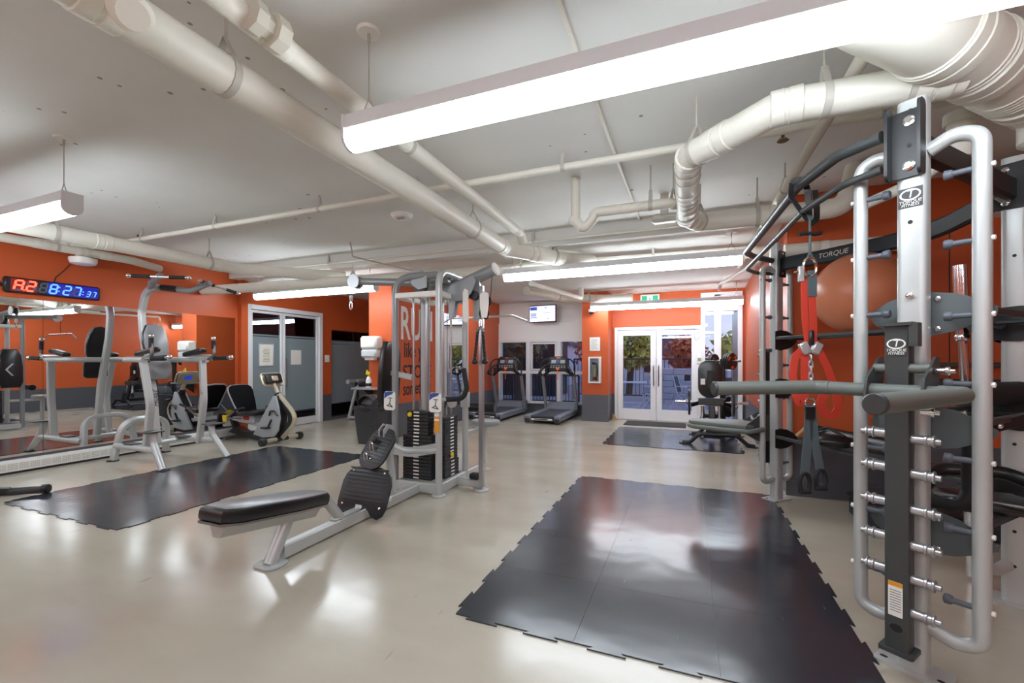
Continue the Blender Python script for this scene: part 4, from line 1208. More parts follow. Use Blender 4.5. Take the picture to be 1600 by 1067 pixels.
part(G().tube([(-2.36, 3.99, .99), (-2.40, 3.92, .99)], .02, 8), 'press_pivot', ALU, mg)
# stacks
def stack(cx, cy, alongx, z0, n_low, n_up, w_low, w_up):
    hz = .037
    def plate(w, d, nm):
        g = G()
        if alongx:
            g.box((-w / 2, -d / 2, .001), (w / 2, d / 2, hz - .003), 0, .003)
            g.box((-.045, -d / 2 - .0015, .012), (.025, -d / 2, .027), 1)
        else:
            g.box((-d / 2, -w / 2, .001), (d / 2, w / 2, hz - .003), 0, .003)
            g.box((d / 2, -.02, .012), (d / 2 + .0015, .05, .027), 1)
        return mesh_of(g, nm, [BLACKW, PAPER], V((0, 0, 0)))
    lo, hi = plate(w_low, .13, 'weight_plate'), plate(w_up, .11, 'weight_plate')
    for k in range(n_low + n_up):
        o = bpy.data.objects.new('weight_plate', lo if k < n_low else hi)
        COL.objects.link(o); o.parent = mg
        o.location = V((cx, cy, z0 + k * hz)) - mg.location
    zt = z0 + (n_low + n_up) * hz
    for s in (-1, 1):
        p = (cx + s * .085, cy) if alongx else (cx, cy + s * .085)
        part(G().cyl(pt(p, .10), pt(p, 2.09), .0125, seg=10), 'guide_rod', STEEL2, mg)
    part(G().cyl((cx, cy, zt), (cx, cy, zt + .12), .014, seg=8), 'selector_stem', CHROME, mg)
    part(G().cyl((cx, cy, zt + .1), (cx, cy, 2.12), .004, seg=6), 'cable', DARK, mg)
    return zt
BLACKW = mat('black_stack_plate', (40, 41, 43), .45)
zt = stack(-2.72, 4.06, True, .115, 13, 7, .36, .27)
part(G().lathe([(.022, 0), (.026, .006), (.026, .02), (.012, .026)], (-2.80, 3.995, zt - .04), (0, -1, 0), 14), 'selector_knob', YELLOW, mg)
part(G().rtube([(-2.745, 4.165, .12), (-2.745, 4.165, 2.1)], .05, .05), 'inner_post', SILVER, mg)
zt2 = stack(-2.50, 4.26, False, .115, 5, 13, .30, .28)
part(G().lathe([(.022, 0), (.026, .006), (.026, .02), (.012, .026)], (-2.435, 4.24, .36), (1, 0, 0), 14), 'selector_knob', YELLOW, mg)
part(G().lathe([(.055, 0), (.045, .01), (.045, .03), (.055, .04)], (-2.43, 4.27, .93), (0, -1, 0), 18), 'pulley', ALU, mg)
part(G().tube([(-2.93, 3.86, .50), (-2.72, 3.80, .46), (-2.46, 3.86, .47), (-2.40, 3.9, .49)], .03, 10, .2), 'stack_guard', SILVER, mg)
part(G().rtube([(-2.93, 3.85, .45), (-2.66, 3.80, .45), (-2.39, 3.88, .50)], .012, .10, .3), 'guard_rail', SILVER, mg)
# instruction plaques
for c, sw in ((F1, -.02), (F2, 0)):
    pl = part(G().prism(rrect(-.075, -.1, .065, .1, .03), (c[0] + sw, c[1] - .055, .97), (1, 0, 0), (0, 0, 1), .012, 0, (0, -1, 0)), 'instruction_plaque', PAPER, mg)
    g = G()
    g.prism([(-.07, .02), (-.07, .09), (-.02, .098), (.05, .098), (.03, .07), (-.03, .05)], (c[0] + sw, c[1] - .067, .97), (1, 0, 0), (0, 0, 1), .001, 0, (0, -1, 0))
    part(g, 'blue_corner', BLUE, pl)
    g = G()
    for a, b in (((-.02, .03), (.03, .03)), ((.01, .03), (.0, -.03)), ((0, -.03), (-.03, -.05)), ((0, -.03), (.03, -.06)), ((-.04, -.05), (.04, -.065))):
        g.cyl((c[0] + sw + a[0], c[1] - .069, .97 + a[1]), (c[0] + sw + b[0], c[1] - .069, .97 + b[1]), .004, seg=6)
    part(g, 'figure_icon', INK, pl)
g = G().box((F2[0] - .028, F2[1] - .042, .66), (F2[0] + .028, F2[1] - .034, .84))
lb = part(g, 'warning_label', AMBER, mg)
part(G().box((F2[0] - .028, F2[1] - .0425, .78), (F2[0] + .028, F2[1] - .0415, .80)).box((F2[0] - .028, F2[1] - .0425, .825), (F2[0] + .028, F2[1] - .0415, .86)), 'label_band', PAPER, lb)
# left station back pad (edge on)
part(G().pad([(-.13, 0), (.13, 0), (.17, .1), (.18, .4), (.15, .65), (.1, .76), (-.1, .76), (-.15, .65), (-.18, .4), (-.17, .1)], (-3.26, 4.26, .86), (0, -1, 0), (.06, 0, 1), .085, .03), 'back_pad', VINYL, mg)
part(G().rtube([(-2.95, 4.26, 1.2), (-3.24, 4.26, 1.25)], .08, .06), 'pad_bracket', SILVER, mg)
part(G().prism([(-.0, -.12), (.09, 0), (.0, .12), (-.03, .12), (.055, 0), (-.03, -.12)], (-3.352, 4.26, 1.22), (0, -1, 0), (0, 0, 1), .003, 0, (-1, 0, 0)), 'pad_logo', ALU, mg)
# back pulldown station
part(G().tube([(-2.6, 4.45, 2.29), (-2.6, 5.2, 2.36)], .045, 14), 'rear_arm', SILVER2, mg)
part(G().prism(oval(0, 0, .085, .085, 20), (-2.63, 5.22, 2.34), (0, 1, 0), (0, 0, 1), .06), 'pulley_plate', ALU, mg)
part(G().cyl((-2.6, 5.28, 2.32), (-2.6, 5.28, 2.02), .004, seg=6), 'cable', DARK, mg)
part(G().tube([(-3.26, 5.28, 1.87), (-3.05, 5.28, 1.98), (-2.12, 5.28, 1.98), (-1.92, 5.28, 1.90)], .015, 10, .06), 'pulldown_bar', CHROME, mg)
part(G().rtube([(-2.41, 4.55, .55), (-2.42, 5.05, .55)], .05, .05), 'seat_arm', SILVER, mg)
part(G().pad(oval(0, 0, .19, .16), (-2.40, 5.05, .575), (1, 0, 0), (0, 1, 0), .07, .02), 'rear_seat', VINYLG, mg)
part(G().cyl((-2.60, 4.83, .82), (-2.18, 4.86, .82), .06, seg=14), 'thigh_roller', VINYL, mg)
part(G().rtube([(-2.42, 5.05, .1), (-2.42, 5.05, .56)], .06, .06), 'seat_post', SILVER, mg)
part(G().rtube([(-2.41, 4.55, .07), (-2.42, 5.05, .07)], .05, .09), 'rear_base_rail', SILVER, mg)
part(G().lathe([(.075, 0), (.075, .012), (.05, .025)], (-2.42, 5.05, 0), seg=16), 'base_plate', SILVER, mg)
# low row: rail, seat, footplates
part(G().rtube([(-2.65, 2.24, .06), (-2.65, 3.9, .06)], .075, .10), 'row_rail', SILVER, mg)
part(G().box((-2.685, 2.72, .11), (-2.615, 3.05, .128), bev=.004), 'rail_plate', SILVER, mg)
part(G().prism([(0, 0), (.12, 0), (.12, .06), (.02, .04)], (-2.685, 3.0, .11), (0, 1, 0), (0, 0, 1), .07), 'footplate_bracket', STEEL, mg)
part(G().pad(rrect(-.10, -.085, .10, .085, .06), (-2.65, 2.16, 0), (1, 0, 0), (0, 1, 0), .016, .005), 'row_foot', SILVER, mg)
part(G().tube([(-2.65, 2.15, .01), (-2.65, 2.36, .39)], .045, 14), 'seat_leg', SILVER, mg)
part(G().tube([(-2.65, 2.42, .365), (-2.65, 2.62, .34), (-2.65, 2.80, .11)], .04, 14, .1), 'seat_leg', SILVER, mg)
part(G().prism([(-.09, 0), (.09, 0), (.03, -.10), (-.03, -.10)], (-2.65, 1.80, .428), (1, 0, 0), (0, .155, 1), .74, 0, (0, 1, -.155)), 'seat_channel', SILVER, mg)
sp = [(-.155, .10), (-.10, .0), (.10, .0), (.155, .10), (.15, .55), (.11, .84), (.06, .88), (-.06, .88), (-.11, .84), (-.15, .55)]
sd = V((0, 1, -.155)).normalized()
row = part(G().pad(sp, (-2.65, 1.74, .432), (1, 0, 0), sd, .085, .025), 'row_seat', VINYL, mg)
part(G().pad([(x * .90, .03 + y * .94) for x, y in sp], V((-2.65, 1.74, .432)) + V((1, 0, 0)).cross(sd) * .079, (1, 0, 0), sd, .012, .008), 'painted_seat_sheen', VINYLG, row)  # thin grey layer painting the light sheen on the black seat
part(G().prism([(x * .97, y) for x, y in sp], V((-2.65, 1.74, .432)) - V((1, 0, 0)).cross(sd) * .012, (1, 0, 0), sd, .014), 'seat_board', STEEL, row)
fp1 = [(-.262, .16), (-.262, .24), (-.24, .31), (-.19, .36), (-.11, .385), (.0, .39), (.11, .385), (.19, .36), (.24, .31), (.262, .24), (.262, .16), (.262, .06), (.24, -.01), (.19, -.045), (.13, -.03), (.09, .01), (.05, .035), (0, .045), (-.05, .035), (-.09, .01), (-.13, -.03), (-.19, -.045), (-.24, -.01), (-.262, .06)]
def ribs(parent, poly, o, ax, ay, y0, y1, step, x0, x1):
    az = ax.cross(ay).normalized()
    g = G()
    y = y0
    while y < y1:
        g.obox(o + ay * y + az * .0245, (x1 - x0, .014, .008), ax, az, 0, .003)
        y += step
    part(g, 'grip_rib', PLASTK, parent, kind='stuff')
ax1 = V((1, 0, 0)); ay1 = V((0, .42, 1)).normalized()
o1 = V((-2.63, 3.02, .09))
f1 = part(G().pad(fp1, o1, ax1, ay1, .022, .006), 'footplate', PLASTK, mg)
ribs(f1, fp1, o1, ax1, ay1, .10, .38, .033, -.21, .21)
for x, y in ((-.2, .05), (.2, .05), (-.17, .34), (.17, .34)):
    part(G().lathe([(.011, 0), (.011, .006), (.006, .01)], o1 + ax1 * x + ay1 * y + ax1.cross(ay1) * .022, ax1.cross(ay1), 10), 'bolt', CHROME, f1)
fp2 = rrect(-.17, 0, .17, .40, .13, 5)
ay2 = V((.18, .55, .82)).normalized(); ax2 = (V((1, -.2, 0)) - ay2 * V((1, -.2, 0)).dot(ay2)).normalized()
o2 = V((-2.66, 3.14, .43))
f2 = part(G().pad(fp2, o2, ax2, ay2, .022, .006), 'footplate', PLASTK, mg)
ribs(f2, fp2, o2, ax2, ay2, .07, .36, .033, -.13, .13)
part(G().lathe([(.011, 0), (.011, .006), (.006, .01)], o2 + ay2 * .09 + ax2.cross(ay2) * .024, ax2.cross(ay2), 10), 'bolt', CHROME, f2)
part(G().rtube([(-2.65, 3.5, .10), (-2.65, 3.42, .62)], .06, .06), 'footplate_post', SILVER, mg)
pb = V((-2.62, 3.36, .70))
for k in (-.03, .03):
    part(G().prism([(-.07, -.12), (.05, -.16), (.07, .02), (.04, .09), (-.02, .11), (-.07, .06)], pb + V((k, k * -.2, 0)), (.2, 1, 0), (0, 0, 1), .01), 'bracket_plate', ALU, mg)
part(G().lathe([(.06, 0), (.048, .01), (.048, .03), (.06, .04)], pb + V((-.02, 0, .03)), (1, -.2, 0), 18), 'pulley', BLACKP, mg)
part(G().ball(pb + V((-.04, -.12, -.03)), .025, 12, 8), 'cable_stop', BLACKP, mg)
for k in range(2):
    c = pb + V((-.05 - k * .03, -.15 - k * .04, -.09 - k * .09))
    L_ = [c + V((.018 * math.cos(a), -.01 * math.sin(a), .05 * math.sin(a))) for a in [q * PI / 6 for q in range(13)]]
    part(G().tube(L_, .006, 6), 'chain_link', CHROME, mg)
part(G().box((-2.611, 3.30, .075), (-2.609, 3.42, .105)), 'maker_label', PAPER, mg)

rp = thing('tricep_rope', 'black twisted rope with rubber ball ends on the chrome pulley column', 'rope', (-2.04, 4.15, 1.4))
part(G().tube([(-2.08, 4.16, 1.70), (-2.04, 4.16, 1.76), (-2.0, 4.16, 1.70)], .017, 8, .03), 'sleeve', STEEL, rp)
for s in (-1, 1):
    a, b = V((-2.04 + s * .028, 4.16, 1.73)), V((-2.04 + s * .06, 4.15, 1.40))
    N = 60
    for ph in (0, PI):
        pts = []
        for k in range(N + 1):
            f = k / N
            c = a.lerp(b, f)
            pts.append(c + V((math.cos(f * 50 + ph), math.sin(f * 50 + ph), 0)) * .0075)
        part(G().tube(pts, .0105, 6), 'strand', FOAM if ph == 0 else PLASTK, rp)
    part(G().ball(b - V((0, 0, .015)), .034, 14, 10, (1, 1, .85)), 'ball_end', VINYL, rp)

# ================================================================ TREADMILLS (local to x centre, rear y)
def treadmill(x, y0, label):
    t = thing('treadmill', label, 'treadmill', (x, y0, 0), 'treadmills facing the dark windows')
    w = .42
    part(G().box((x - .27, y0 + .06, .155), (x + .27, y0 + 1.55, .172)), 'belt', BELT, t)
    part(G().box((x - w + .04, y0 + .05, .06), (x + w - .04, y0 + 1.6, .152)), 'deck', PLASTK, t)
    for s in (-1, 1):
        xa, xb = sorted((x + s * .27, x + s * w))
        part(G().box((xa, y0, .06), (xb, y0 + 1.62, .19), bev=.02), 'side_rail', TBLUE, t)
        part(G().box((xa + .02, y0 - .012, .03), (xb - .02, y0 + .1, .13), bev=.012), 'rear_foot', PLASTK, t)
        part(G().rtube([(x + s * .40, y0 + 1.62, .1), (x + s * .40, y0 + 1.30, 1.06)], .10, .055, 0, (1, 0, 0)), 'upright', SILVER2, t)
        part(G().tube([(x + s * .41, y0 + 1.36, 1.02), (x + s * .42, y0 + 1.02, 1.08), (x + s * .30, y0 + 1.12, 1.25), (x + s * .22, y0 + 1.25, 1.30)], .03, 10, .12), 'handrail', BLACKP, t)
        part(G().tube([(x + s * .42, y0 + 1.26, 1.02), (x + s * .44, y0 + 1.24, 1.28), (x + s * .34, y0 + 1.26, 1.42), (x + s * .2, y0 + 1.28, 1.44)], .016, 8, .14), 'arm_bow', BLACKP, t)
        part(G().lathe([(.035, 0), (.042, .11), (.036, .11), (.03, .01)], (x + s * .27, y0 + 1.2, 1.10), seg=14), 'cup_holder', BLACKP, t)
    part(G().prism([(0, .1), (.0, .20), (.12, .33), (.38, .33), (.42, .1)], (x - .36, y0 + 1.5, 0), (0, 1, 0), (0, 0, 1), .72), 'motor_hood', TBLUE, t)
    part(G().box((x - .24, y0 - .004, .09), (x + .24, y0 + .008, .125)), 'rear_label', PAPER, t)
    part(G().box((x - .18, y0 - .006, .098), (x + .14, y0 - .002, .117)), 'rear_label_text', INK, t)
    cu_ = V((0, .35, 1)).normalized(); o = V((x, y0 + 1.24, 1.18))
    c = part(G().pad([(-.25, 0), (.25, 0), (.27, .14), (.25, .30), (.18, .34), (-.18, .34), (-.25, .30), (-.27, .14)], o, (1, 0, 0), cu_, -.07, -.012), 'console', PLASTK, t)
    fr = V((1, 0, 0)).cross(cu_) * .002
    for xa in (-.16, .07):
        part(G().obox(o + V((xa + .045, 0, 0)) + cu_ * .2 + fr, (.12, .085, .004), (1, 0, 0), fr), 'display', SILVER2, c)
    part(G().obox(o + cu_ * .2 + fr, (.045, .085, .004), (1, 0, 0), fr), 'status_light', BLUE, c)
    g = G()
    for q in range(6):
        for r_ in range(2):
            g.obox(o + V((-.17 + q * .068, 0, 0)) + cu_ * (.05 + r_ * .04) + fr, (.04, .02, .006), (1, 0, 0), fr)
    part(g, 'keypad_buttons', SILVER2, c, kind='stuff')
    part(G().obox(o + cu_ * .30 + fr, (.10, .02, .006), (1, 0, 0), fr), 'orange_badge', ORL, c)
    part(G().obox(o + cu_ * .02 + fr, (.08, .05, .012), (1, 0, 0), fr), 'safety_key', ORL, c)
    part(G().rtube([o + V((0, -.005, .02)), o + V((.01, -.03, -.12)), o + V((0, -.01, -.26))], .02, .004), 'safety_cord', ORL, c)
    part(G().tube([(x - .4, y0 + 1.32, 1.0), (x - .2, y0 + 1.28, 1.16), (x + .2, y0 + 1.28, 1.16), (x + .4, y0 + 1.32, 1.0)], .035, 10, .15), 'cross_bar', BLACKP, t)
    return t
t1 = treadmill(-2.98, 9.12, 'treadmill nearer the orange pillar with the extinguisher cabinet')
dup(t1, (-4.36, 9.12, 0), 'treadmill nearer the orange side wall behind the cable machine')

# ================================================================ BLACK BENCH, BARBELL, PLATE TREE
be = thing('adjustable_bench', 'black weight bench with upright oval backrest seen from behind', 'exercise bench', (.35, 8.3, 0))
def foot(y, x0, x1, z):
    part(G().tube([(x0, y, .02), (x0 + .12, y, .02), (x0 + .26, y, z), (x1 - .26, y, z), (x1 - .1, y, .03), (x1, y, .02)], .032, 10, .1), 'cross_leg', BLACKP, be)
    for x in (x0 + .04, x1 - .04):
        part(G().pad(rrect(-.09, -.05, .09, .05, .04), (x, y, 0), (1, 0, 0), (0, 1, 0), .014, .005), 'foot_pad', BLACKP, be)
foot(7.92, -.10, .98, .17)
foot(8.95, .05, .88, .17)
part(G().rtube([(.38, 7.92, .18), (.38, 8.95, .18)], .08, .08), 'spine', BLACKP, be)
part(G().rtube([(.38, 8.0, .12), (.36, 8.1, .62)], .10, .08), 'column', BLACKP, be)
part(G().prism([(-.16, 0), (.16, 0), (.05, .3), (-.05, .3)], (.38, 7.96, .1), (1, 0, 0), (0, 0, 1), .02), 'gusset', BLACKP, be)
bb = rrect(-.19, 0, .19, .64, .17, 7)
pad_ = part(G().pad(bb, (.34, 8.14, .76), (1, 0, 0), (0, .1, 1), -.09, -.02), 'backrest', VINYL, be)
part(G().box((.29, 8.10, .92), (.39, 8.135, 1.22), bev=.006), 'backrest_spine', BLACKP, be)
part(G().box((.19, 8.13, .98), (.26, 8.142, 1.08)), 'maker_label', PAPER, be)
part(G().box((.15, 8.04, .64), (.55, 8.18, .75), bev=.012), 'pivot_block', DGREY, be)
for x in (.22, .48):
    part(G().tube([(x, 8.09, .62), (x, 8.08, .44), (x - .03, 8.06, .38)], .03, 10), 'ratchet_arm', STEEL, be)
    part(G().rtube([(x, 8.09, .42), (x, 8.09, .26)], .07, .05), 'ratchet_foot', BLACKP, be)
part(G().pad(rrect(-.15, 0, .15, .5, .06), (.36, 8.25, .40), (1, 0, 0), (0, 1, 0), .08, .02), 'seat', VINYL, be)
part(G().rtube([(.36, 8.5, .2), (.36, 8.5, .41)], .06, .06), 'seat_post', BLACKP, be)
for s in (-1, 1):
    part(G().rtube([(.36 + s * .12, 8.1, .70), (.36 + s * .30, 8.40, .60)], .05, .06), 'bar_rest', BLACKP, be)
bar = thing('barbell', 'loaded barbell resting across the back of the black bench', 'barbell', (.36, 8.46, .6))
bz, byy = .655, 8.42
part(G().cyl((-.02, byy, bz), (.74, byy, bz), .016, seg=10), 'shaft', STEEL, bar)
for s in (-1, 1):
    xa = .36 + s * .30
    part(G().cyl((xa, byy, bz), (xa + s * .28, byy, bz), .026, seg=12), 'sleeve', CHROME, bar)
    part(G().lathe([(.04, -.015), (.22, -.02), (.235, -.012), (.235, .012), (.22, .02), (.04, .015)], (xa + s * .05, byy, bz), (1, 0, 0), 28), 'weight_disc', PLASTK, bar)
    part(G().lathe([(.04, 0), (.04, .03)], (xa + s * .08, byy, bz), (s, 0, 0), 14), 'collar', STEEL, bar)
pt_ = thing('plate_tree', 'black plate storage tree behind the bench by the tall white window', 'weight rack', (.62, 9.5, 0))
part(G().rtube([(.62, 9.5, .05), (.62, 9.5, 1.42)], .10, .10), 'column', BLACKP, pt_)
part(G().rtube([(.32, 9.5, .04), (.92, 9.5, .04)], .07, .07).rtube([(.62, 9.2, .04), (.62, 9.8, .04)], .07, .07), 'base', BLACKP, pt_)
PD = V((.8, -.6, 0))
part(G().cyl(V((.62, 9.5, 1.38)) - PD * .32, V((.62, 9.5, 1.38)) + PD * .36, .025, seg=10), 'top_peg', STEEL, pt_)
part(G().cyl(V((.62, 9.5, .5)) - PD * .3, V((.62, 9.5, .5)) + PD * .3, .025, seg=10), 'low_peg', STEEL, pt_)
k_ = 0
for x, r, z, lab in ((.44, .15, 1.38, 'slim black weight plate innermost on the upper peg nearer the exit doors'), (.40, .15, 1.38, 'slim black weight plate outermost on the upper peg nearer the exit doors'), (.72, .16, 1.38, 'black weight plate against the column on the upper peg nearer the rack'), (.76, .16, 1.38, 'middle black weight plate on the upper peg nearer the rack'), (.81, .165, 1.38, 'black weight plate with painted orange glints outermost on the upper peg'), (.74, .2, .5, 'large black weight plate on the low peg of the plate tree')):
    q_ = V((.62, 9.5, z)) + PD * (x - .62)
    w_ = thing('barbell_plate', lab, 'weight plate', (q_.x, q_.y, z - r), 'plates on the storage tree')
    part(G().lathe([(.03, -.016), (r * .45, -.018), (r * .5, -.008), (r * .86, -.008), (r * .92, -.02), (r, -.014), (r, .014), (r * .92, .02), (r * .86, .008), (r * .5, .008), (r * .45, .018), (.03, .016)], q_, PD, 24), 'disc', PLASTK, w_)
    if k_ == 4:
        sd_ = PD.cross(V((0, 0, 1)))
        for a in (.5, 2.6, 4.7):
            dr_ = sd_ * math.cos(a) + V((0, 0, math.sin(a)))
            part(G().obox(q_ + PD * .012 + dr_ * .115, (.006, .09, .05), PD, dr_, 0, .003), 'painted_glint', ORL, w_)  # orange glints of light painted as coloured blocks on the disc
    k_ += 1

# ================================================================ FLAT BENCH AT THE LEFT EDGE
fb = thing('flat_bench', 'black flat bench mostly outside the left edge, its foot on the floor', 'exercise bench', (-6.7, 2.0, 0))
part(G().cyl((-6.28, 2.42, .045), (-6.70, 2.10, .045), .038, seg=14), 'foot_tube', PLASTK, fb)
part(G().lathe([(.045, 0), (.05, .01), (.05, .05), (.04, .06)], (-6.29, 2.415, .05), (.8, .6, 0), 14), 'end_cap', VINYL, fb)
part(G().rtube([(-6.5, 2.25, .06), (-7.0, 1.4, .2), (-7.0, 1.3, .38)], .06, .06, .1), 'frame', BLACKP, fb)
part(G().pad(rrect(-.15, -.5, .15, .5, .05), (-7.1, 1.0, .40), (1, 0, 0), (0, 1, 0), .07, .02), 'pad', VINYL, fb)
part(G().rtube([(-7.1, .7, .03), (-7.1, .7, .4)], .06, .06), 'rear_post', BLACKP, fb)
# ================================================================ TRAINING RACK
rk = thing('training_rack', 'large silver functional training rack with storage shelves and black top beams', 'training rack', (1.17, 3.7, 0))
A, B, C = V((.948, 2.525, 0)), V((1.75, 3.44, 0)), V((.82, 5.09, 0))
LA, LB, LC = V((.81, -.585, 0)).normalized(), V((.87, .5, 0)).normalized(), V((.707, .707, 0))
def nrm(L): return V((L.y, -L.x, 0))       # horizontal normal
NA, NB, NC = nrm(LA), nrm(LB), -nrm(LC)
if NA.y > 0: NA = -NA
if NB.x > 0: NB = -NB
Z = V((0, 0, 1))
HT = 2.57
def hole(g, p, n):
    g.lathe([(.009, 0), (.009, .0015)], p, n, 10)
def rpost(P, L, N, zs, nm):
    p = part(G().rtube([P, P + Z * HT], .137, .09, 0, L.cross(Z), ch=.28) if False else G().sweep([P + Z * .0, P + Z * HT], [(a, b) for a, b in rrect(-.052, -.045, .052, .045, .024, 4)], N), 'post', SILVER, rk)
    g = G()
    for z in zs: hole(g, P + N * .0452 + Z * z, N)
    part(g, 'post_holes', INK, p, kind='stuff')
    part(G().prism(rrect(-.13, -.075, .13, .075, .02), P, L, L.cross(Z) if False else N, .014, 0, Z), 'base_plate', SILVER, rk)
    for s in (-.1, .1):
        part(G().prism(oval(0, 0, .016, .01, 10), P + L * s + N * .03 + Z * .0141, L, N, .001, 0, Z), 'plate_slot', INK, rk)
    return p
pA = rpost(A, LA, NA, (2.52, 2.40, 2.02, 1.2, .95), 'A')
pB = rpost(B, V((.89, -.45, 0)), V((-.45, -.89, 0)), (2.50, 2.00, 1.55, .92, .42, .22), 'B')
pC = rpost(C, LC, NC, (2.2, 1.9, 1.5, 1.2, .9, .5), 'C')
# side: does the sweep profile's long axis follow L?  (ref N gives side = t x N = +-L)
def loop(P, L, s, zb, zt, r, off=.2, nm='side_loop', pegz=(), N=None):
    o = P + L * s * off
    part(G().tube([P + L * s * .05 + Z * (zt - .04), P + L * s * (off * .62) + Z * zt, o + Z * (zt - .03), o + Z * (zb + .03), o - L * s * off * .35 + Z * zb, P + L * s * .05 + Z * (zb + .03)], r, 14, .09, n=7), nm, SILVER, rk)
    for z in pegz:
        q = o + Z * z
        pg = part(G().lathe([(.012, .02), (.0125, .085), (.019, .09), (.021, .098), (.021, .112), (.016, .116)], q, -L * s, 12), 'storage_peg', PEGM, rk)
        part(G().lathe([(.011, .025), (.011, .038), (.006, .04)], q, L * s, 8), 'bolt_cap', WHITEP, pg)
pz = (2.20, 1.90, 1.59, 1.30, .98, .68, .37)
loop(A, LA, 1, .19, 2.37, .030, .215, pegz=pz)
loop(A, LA, -1, .19, 2.37, .0285, .2, pegz=(2.18, 1.90, 1.62, .98, .68, .40))
loop(B, LB, 1, .19, 2.37, .031)
loop(B, LB, -1, .19, 2.37, .031, pegz=(1.6, .6))
loop(C, LC, 1, .19, 2.33, .028, pegz=(2.17, 1.83, 1.35, 1.02, .36))
loop(C, LC, -1, .19, 2.33, .028, pegz=(2.2, 1.83, 1.5))
# front bracket on post A for the pull up bars
fbk = part(G().prism(rrect(-.068, -.15, .048, .15, .02), A + NA * .048 + Z * 2.37, LA if LA.cross(Z).dot(NA) > 0 else LA, Z, .012, 0, NA), 'bar_bracket', BLACKP, rk)
for sx_ in (-.072, .042):
    part(G().prism(rrect(0, -.16, .07, .17, .025), A + NA * .05 + LA * sx_ + Z * 2.37, NA, Z, .012, 0, LA), 'bracket_flange', BLACKP, rk)
for z in (2.27, 2.47):
    part(G().lathe([(.022, 0), (.022, .006), (.012, .008), (.012, .014)], A + NA * .06 + LA * -.0 + Z * z, NA, 12), 'bolt', CHROME, rk)
g = G()
hole(g, A + NA * .0605 + Z * 2.36, NA)
part(g, 'bracket_hole', INK, rk)
part(G().tube([A + NA * .08 + LA * -.09 + Z * 2.43, V((.695, 2.66, 2.43)), V((.60, 3.05, 2.43)), V((.51, 4.72, 2.43)), V((.60, 4.93, 2.43)), C + V((-.04, -.03, 2.40))], .028, 14, .16, n=7), 'thick_pull_up_bar', DGREY, rk)
part(G().tube([A + NA * .08 + LA * -.09 + Z * 2.28, V((.71, 2.63, 2.27)), V((.62, 3.0, 2.27)), V((.515, 4.72, 2.27)), V((.62, 4.95, 2.27)), C + V((-.04, -.03, 2.27))], .018, 12, .16, n=7), 'thin_pull_up_bar', DGREY, rk)
# top beams
def beamend(P, d, z):
    d = V(d).normalized(); s = d.cross(Z)
    part(G().prism(rrect(-.07, -.13, .07, .13, .02), P + Z * z + d * .05, s, Z, .012, 0, d), 'beam_plate', BLACKP, rk)
    for q in (-.095, .095):
        part(G().lathe([(.018, 0), (.018, .006), (.01, .012)], P + Z * (z + q) + d * .062 + s * .02, d, 10), 'bolt', CHROME, rk)
part(G().rtube([A + (B - A).normalized() * .05 + Z * 2.38, B - (B - A).normalized() * .05 + Z * 2.38], .05, .13, ch=.3), 'top_beam', BLACKP, rk)
beamend(B, A - B, 2.40)
arc = [C + V((.05, -.02, 2.36)), V((1.16, 4.84, 2.36)), V((1.53, 4.48, 2.36)), V((1.70, 4.1, 2.36)), V((1.74, 3.52, 2.38))]
bm_ = part(G().rtube(arc, .05, .13, .8, n=8, ch=.3), 'curved_beam', SLATE, rk)
beamend(C, V((1, -.6, 0)), 2.36)
dB = (V((1.53, 4.48, 0)) - V((1.16, 4.84, 0))).normalized(); nB = V((dB.y, -dB.x, 0))
if nB.y > 0: nB = -nB
tb_ = V((1.19, 4.81, 2.365)) + nB * .0275
text('TORQUE', .062, tb_ + dB * .05, dB, Z, PAPER, 'lettering', bm_, shear=.2)
# shelf rails between posts with leaf shaped end plates
LEAFM = mat('grey_leaf_plate', (92, 99, 101), .5)
def shelf(P, Q, z, side, off=.0, blk=False, rails=True):
    d = (Q - P).normalized(); n = V((d.y, -d.x, 0)) * side
    L_ = (Q - P).length
    for base, dr, m in ((P, d, LEAFM if not blk else BLACKP), (Q, -d, BLACKP)):
        leaf = [(-.19, .0), (-.17, .035), (-.12, .07), (-.05, .095), (.04, .10), (.13, .08), (.19, .05), (.25, .012), (.25, -.012), (.19, -.05), (.13, -.08), (.04, -.10), (-.05, -.095), (-.12, -.07), (-.17, -.035)]
        if blk: leaf = [(-.055, -.09), (-.055, .09), (.0, .10), (.07, .09), (.13, .06), (.18, .012), (.18, -.012), (.13, -.06), (.07, -.09), (.0, -.10)]
        part(G().prism(leaf, base + Z * z + dr * .052, n, Z, .008, 0, dr), 'shelf_end_plate', m, rk)
        for q in (-.07, .065):
            part(G().lathe([(.012, 0), (.012, .006), (.007, .009)], base + Z * (z + q) + dr * .052 + n * .065, -dr, 10), 'bolt', CHROME, rk)
    if rails:
        for s in (-1, 1):
            part(G().rtube([P + d * .06 + n * (off + s * .15) + Z * (z + .02), Q - d * .06 + n * (off + s * .15) + Z * (z + .02)], .03, .03), 'shelf_rail', DGREY, rk)
        for f in (.12, .88):
            c = P.lerp(Q, f)
            part(G().rtube([c + n * (off - .15) + Z * (z + .005), c + n * (off + .15) + Z * (z + .005)], .05, .02), 'shelf_crossbar', BLACKP, rk)
for z in (1.61, 1.10, .63):
    shelf(A, B, z, 1)
for z in (1.60, .62):
    shelf(C, B, z, -1, .11, True)
shelf(C, B, 1.12, -1, .0, True, False)
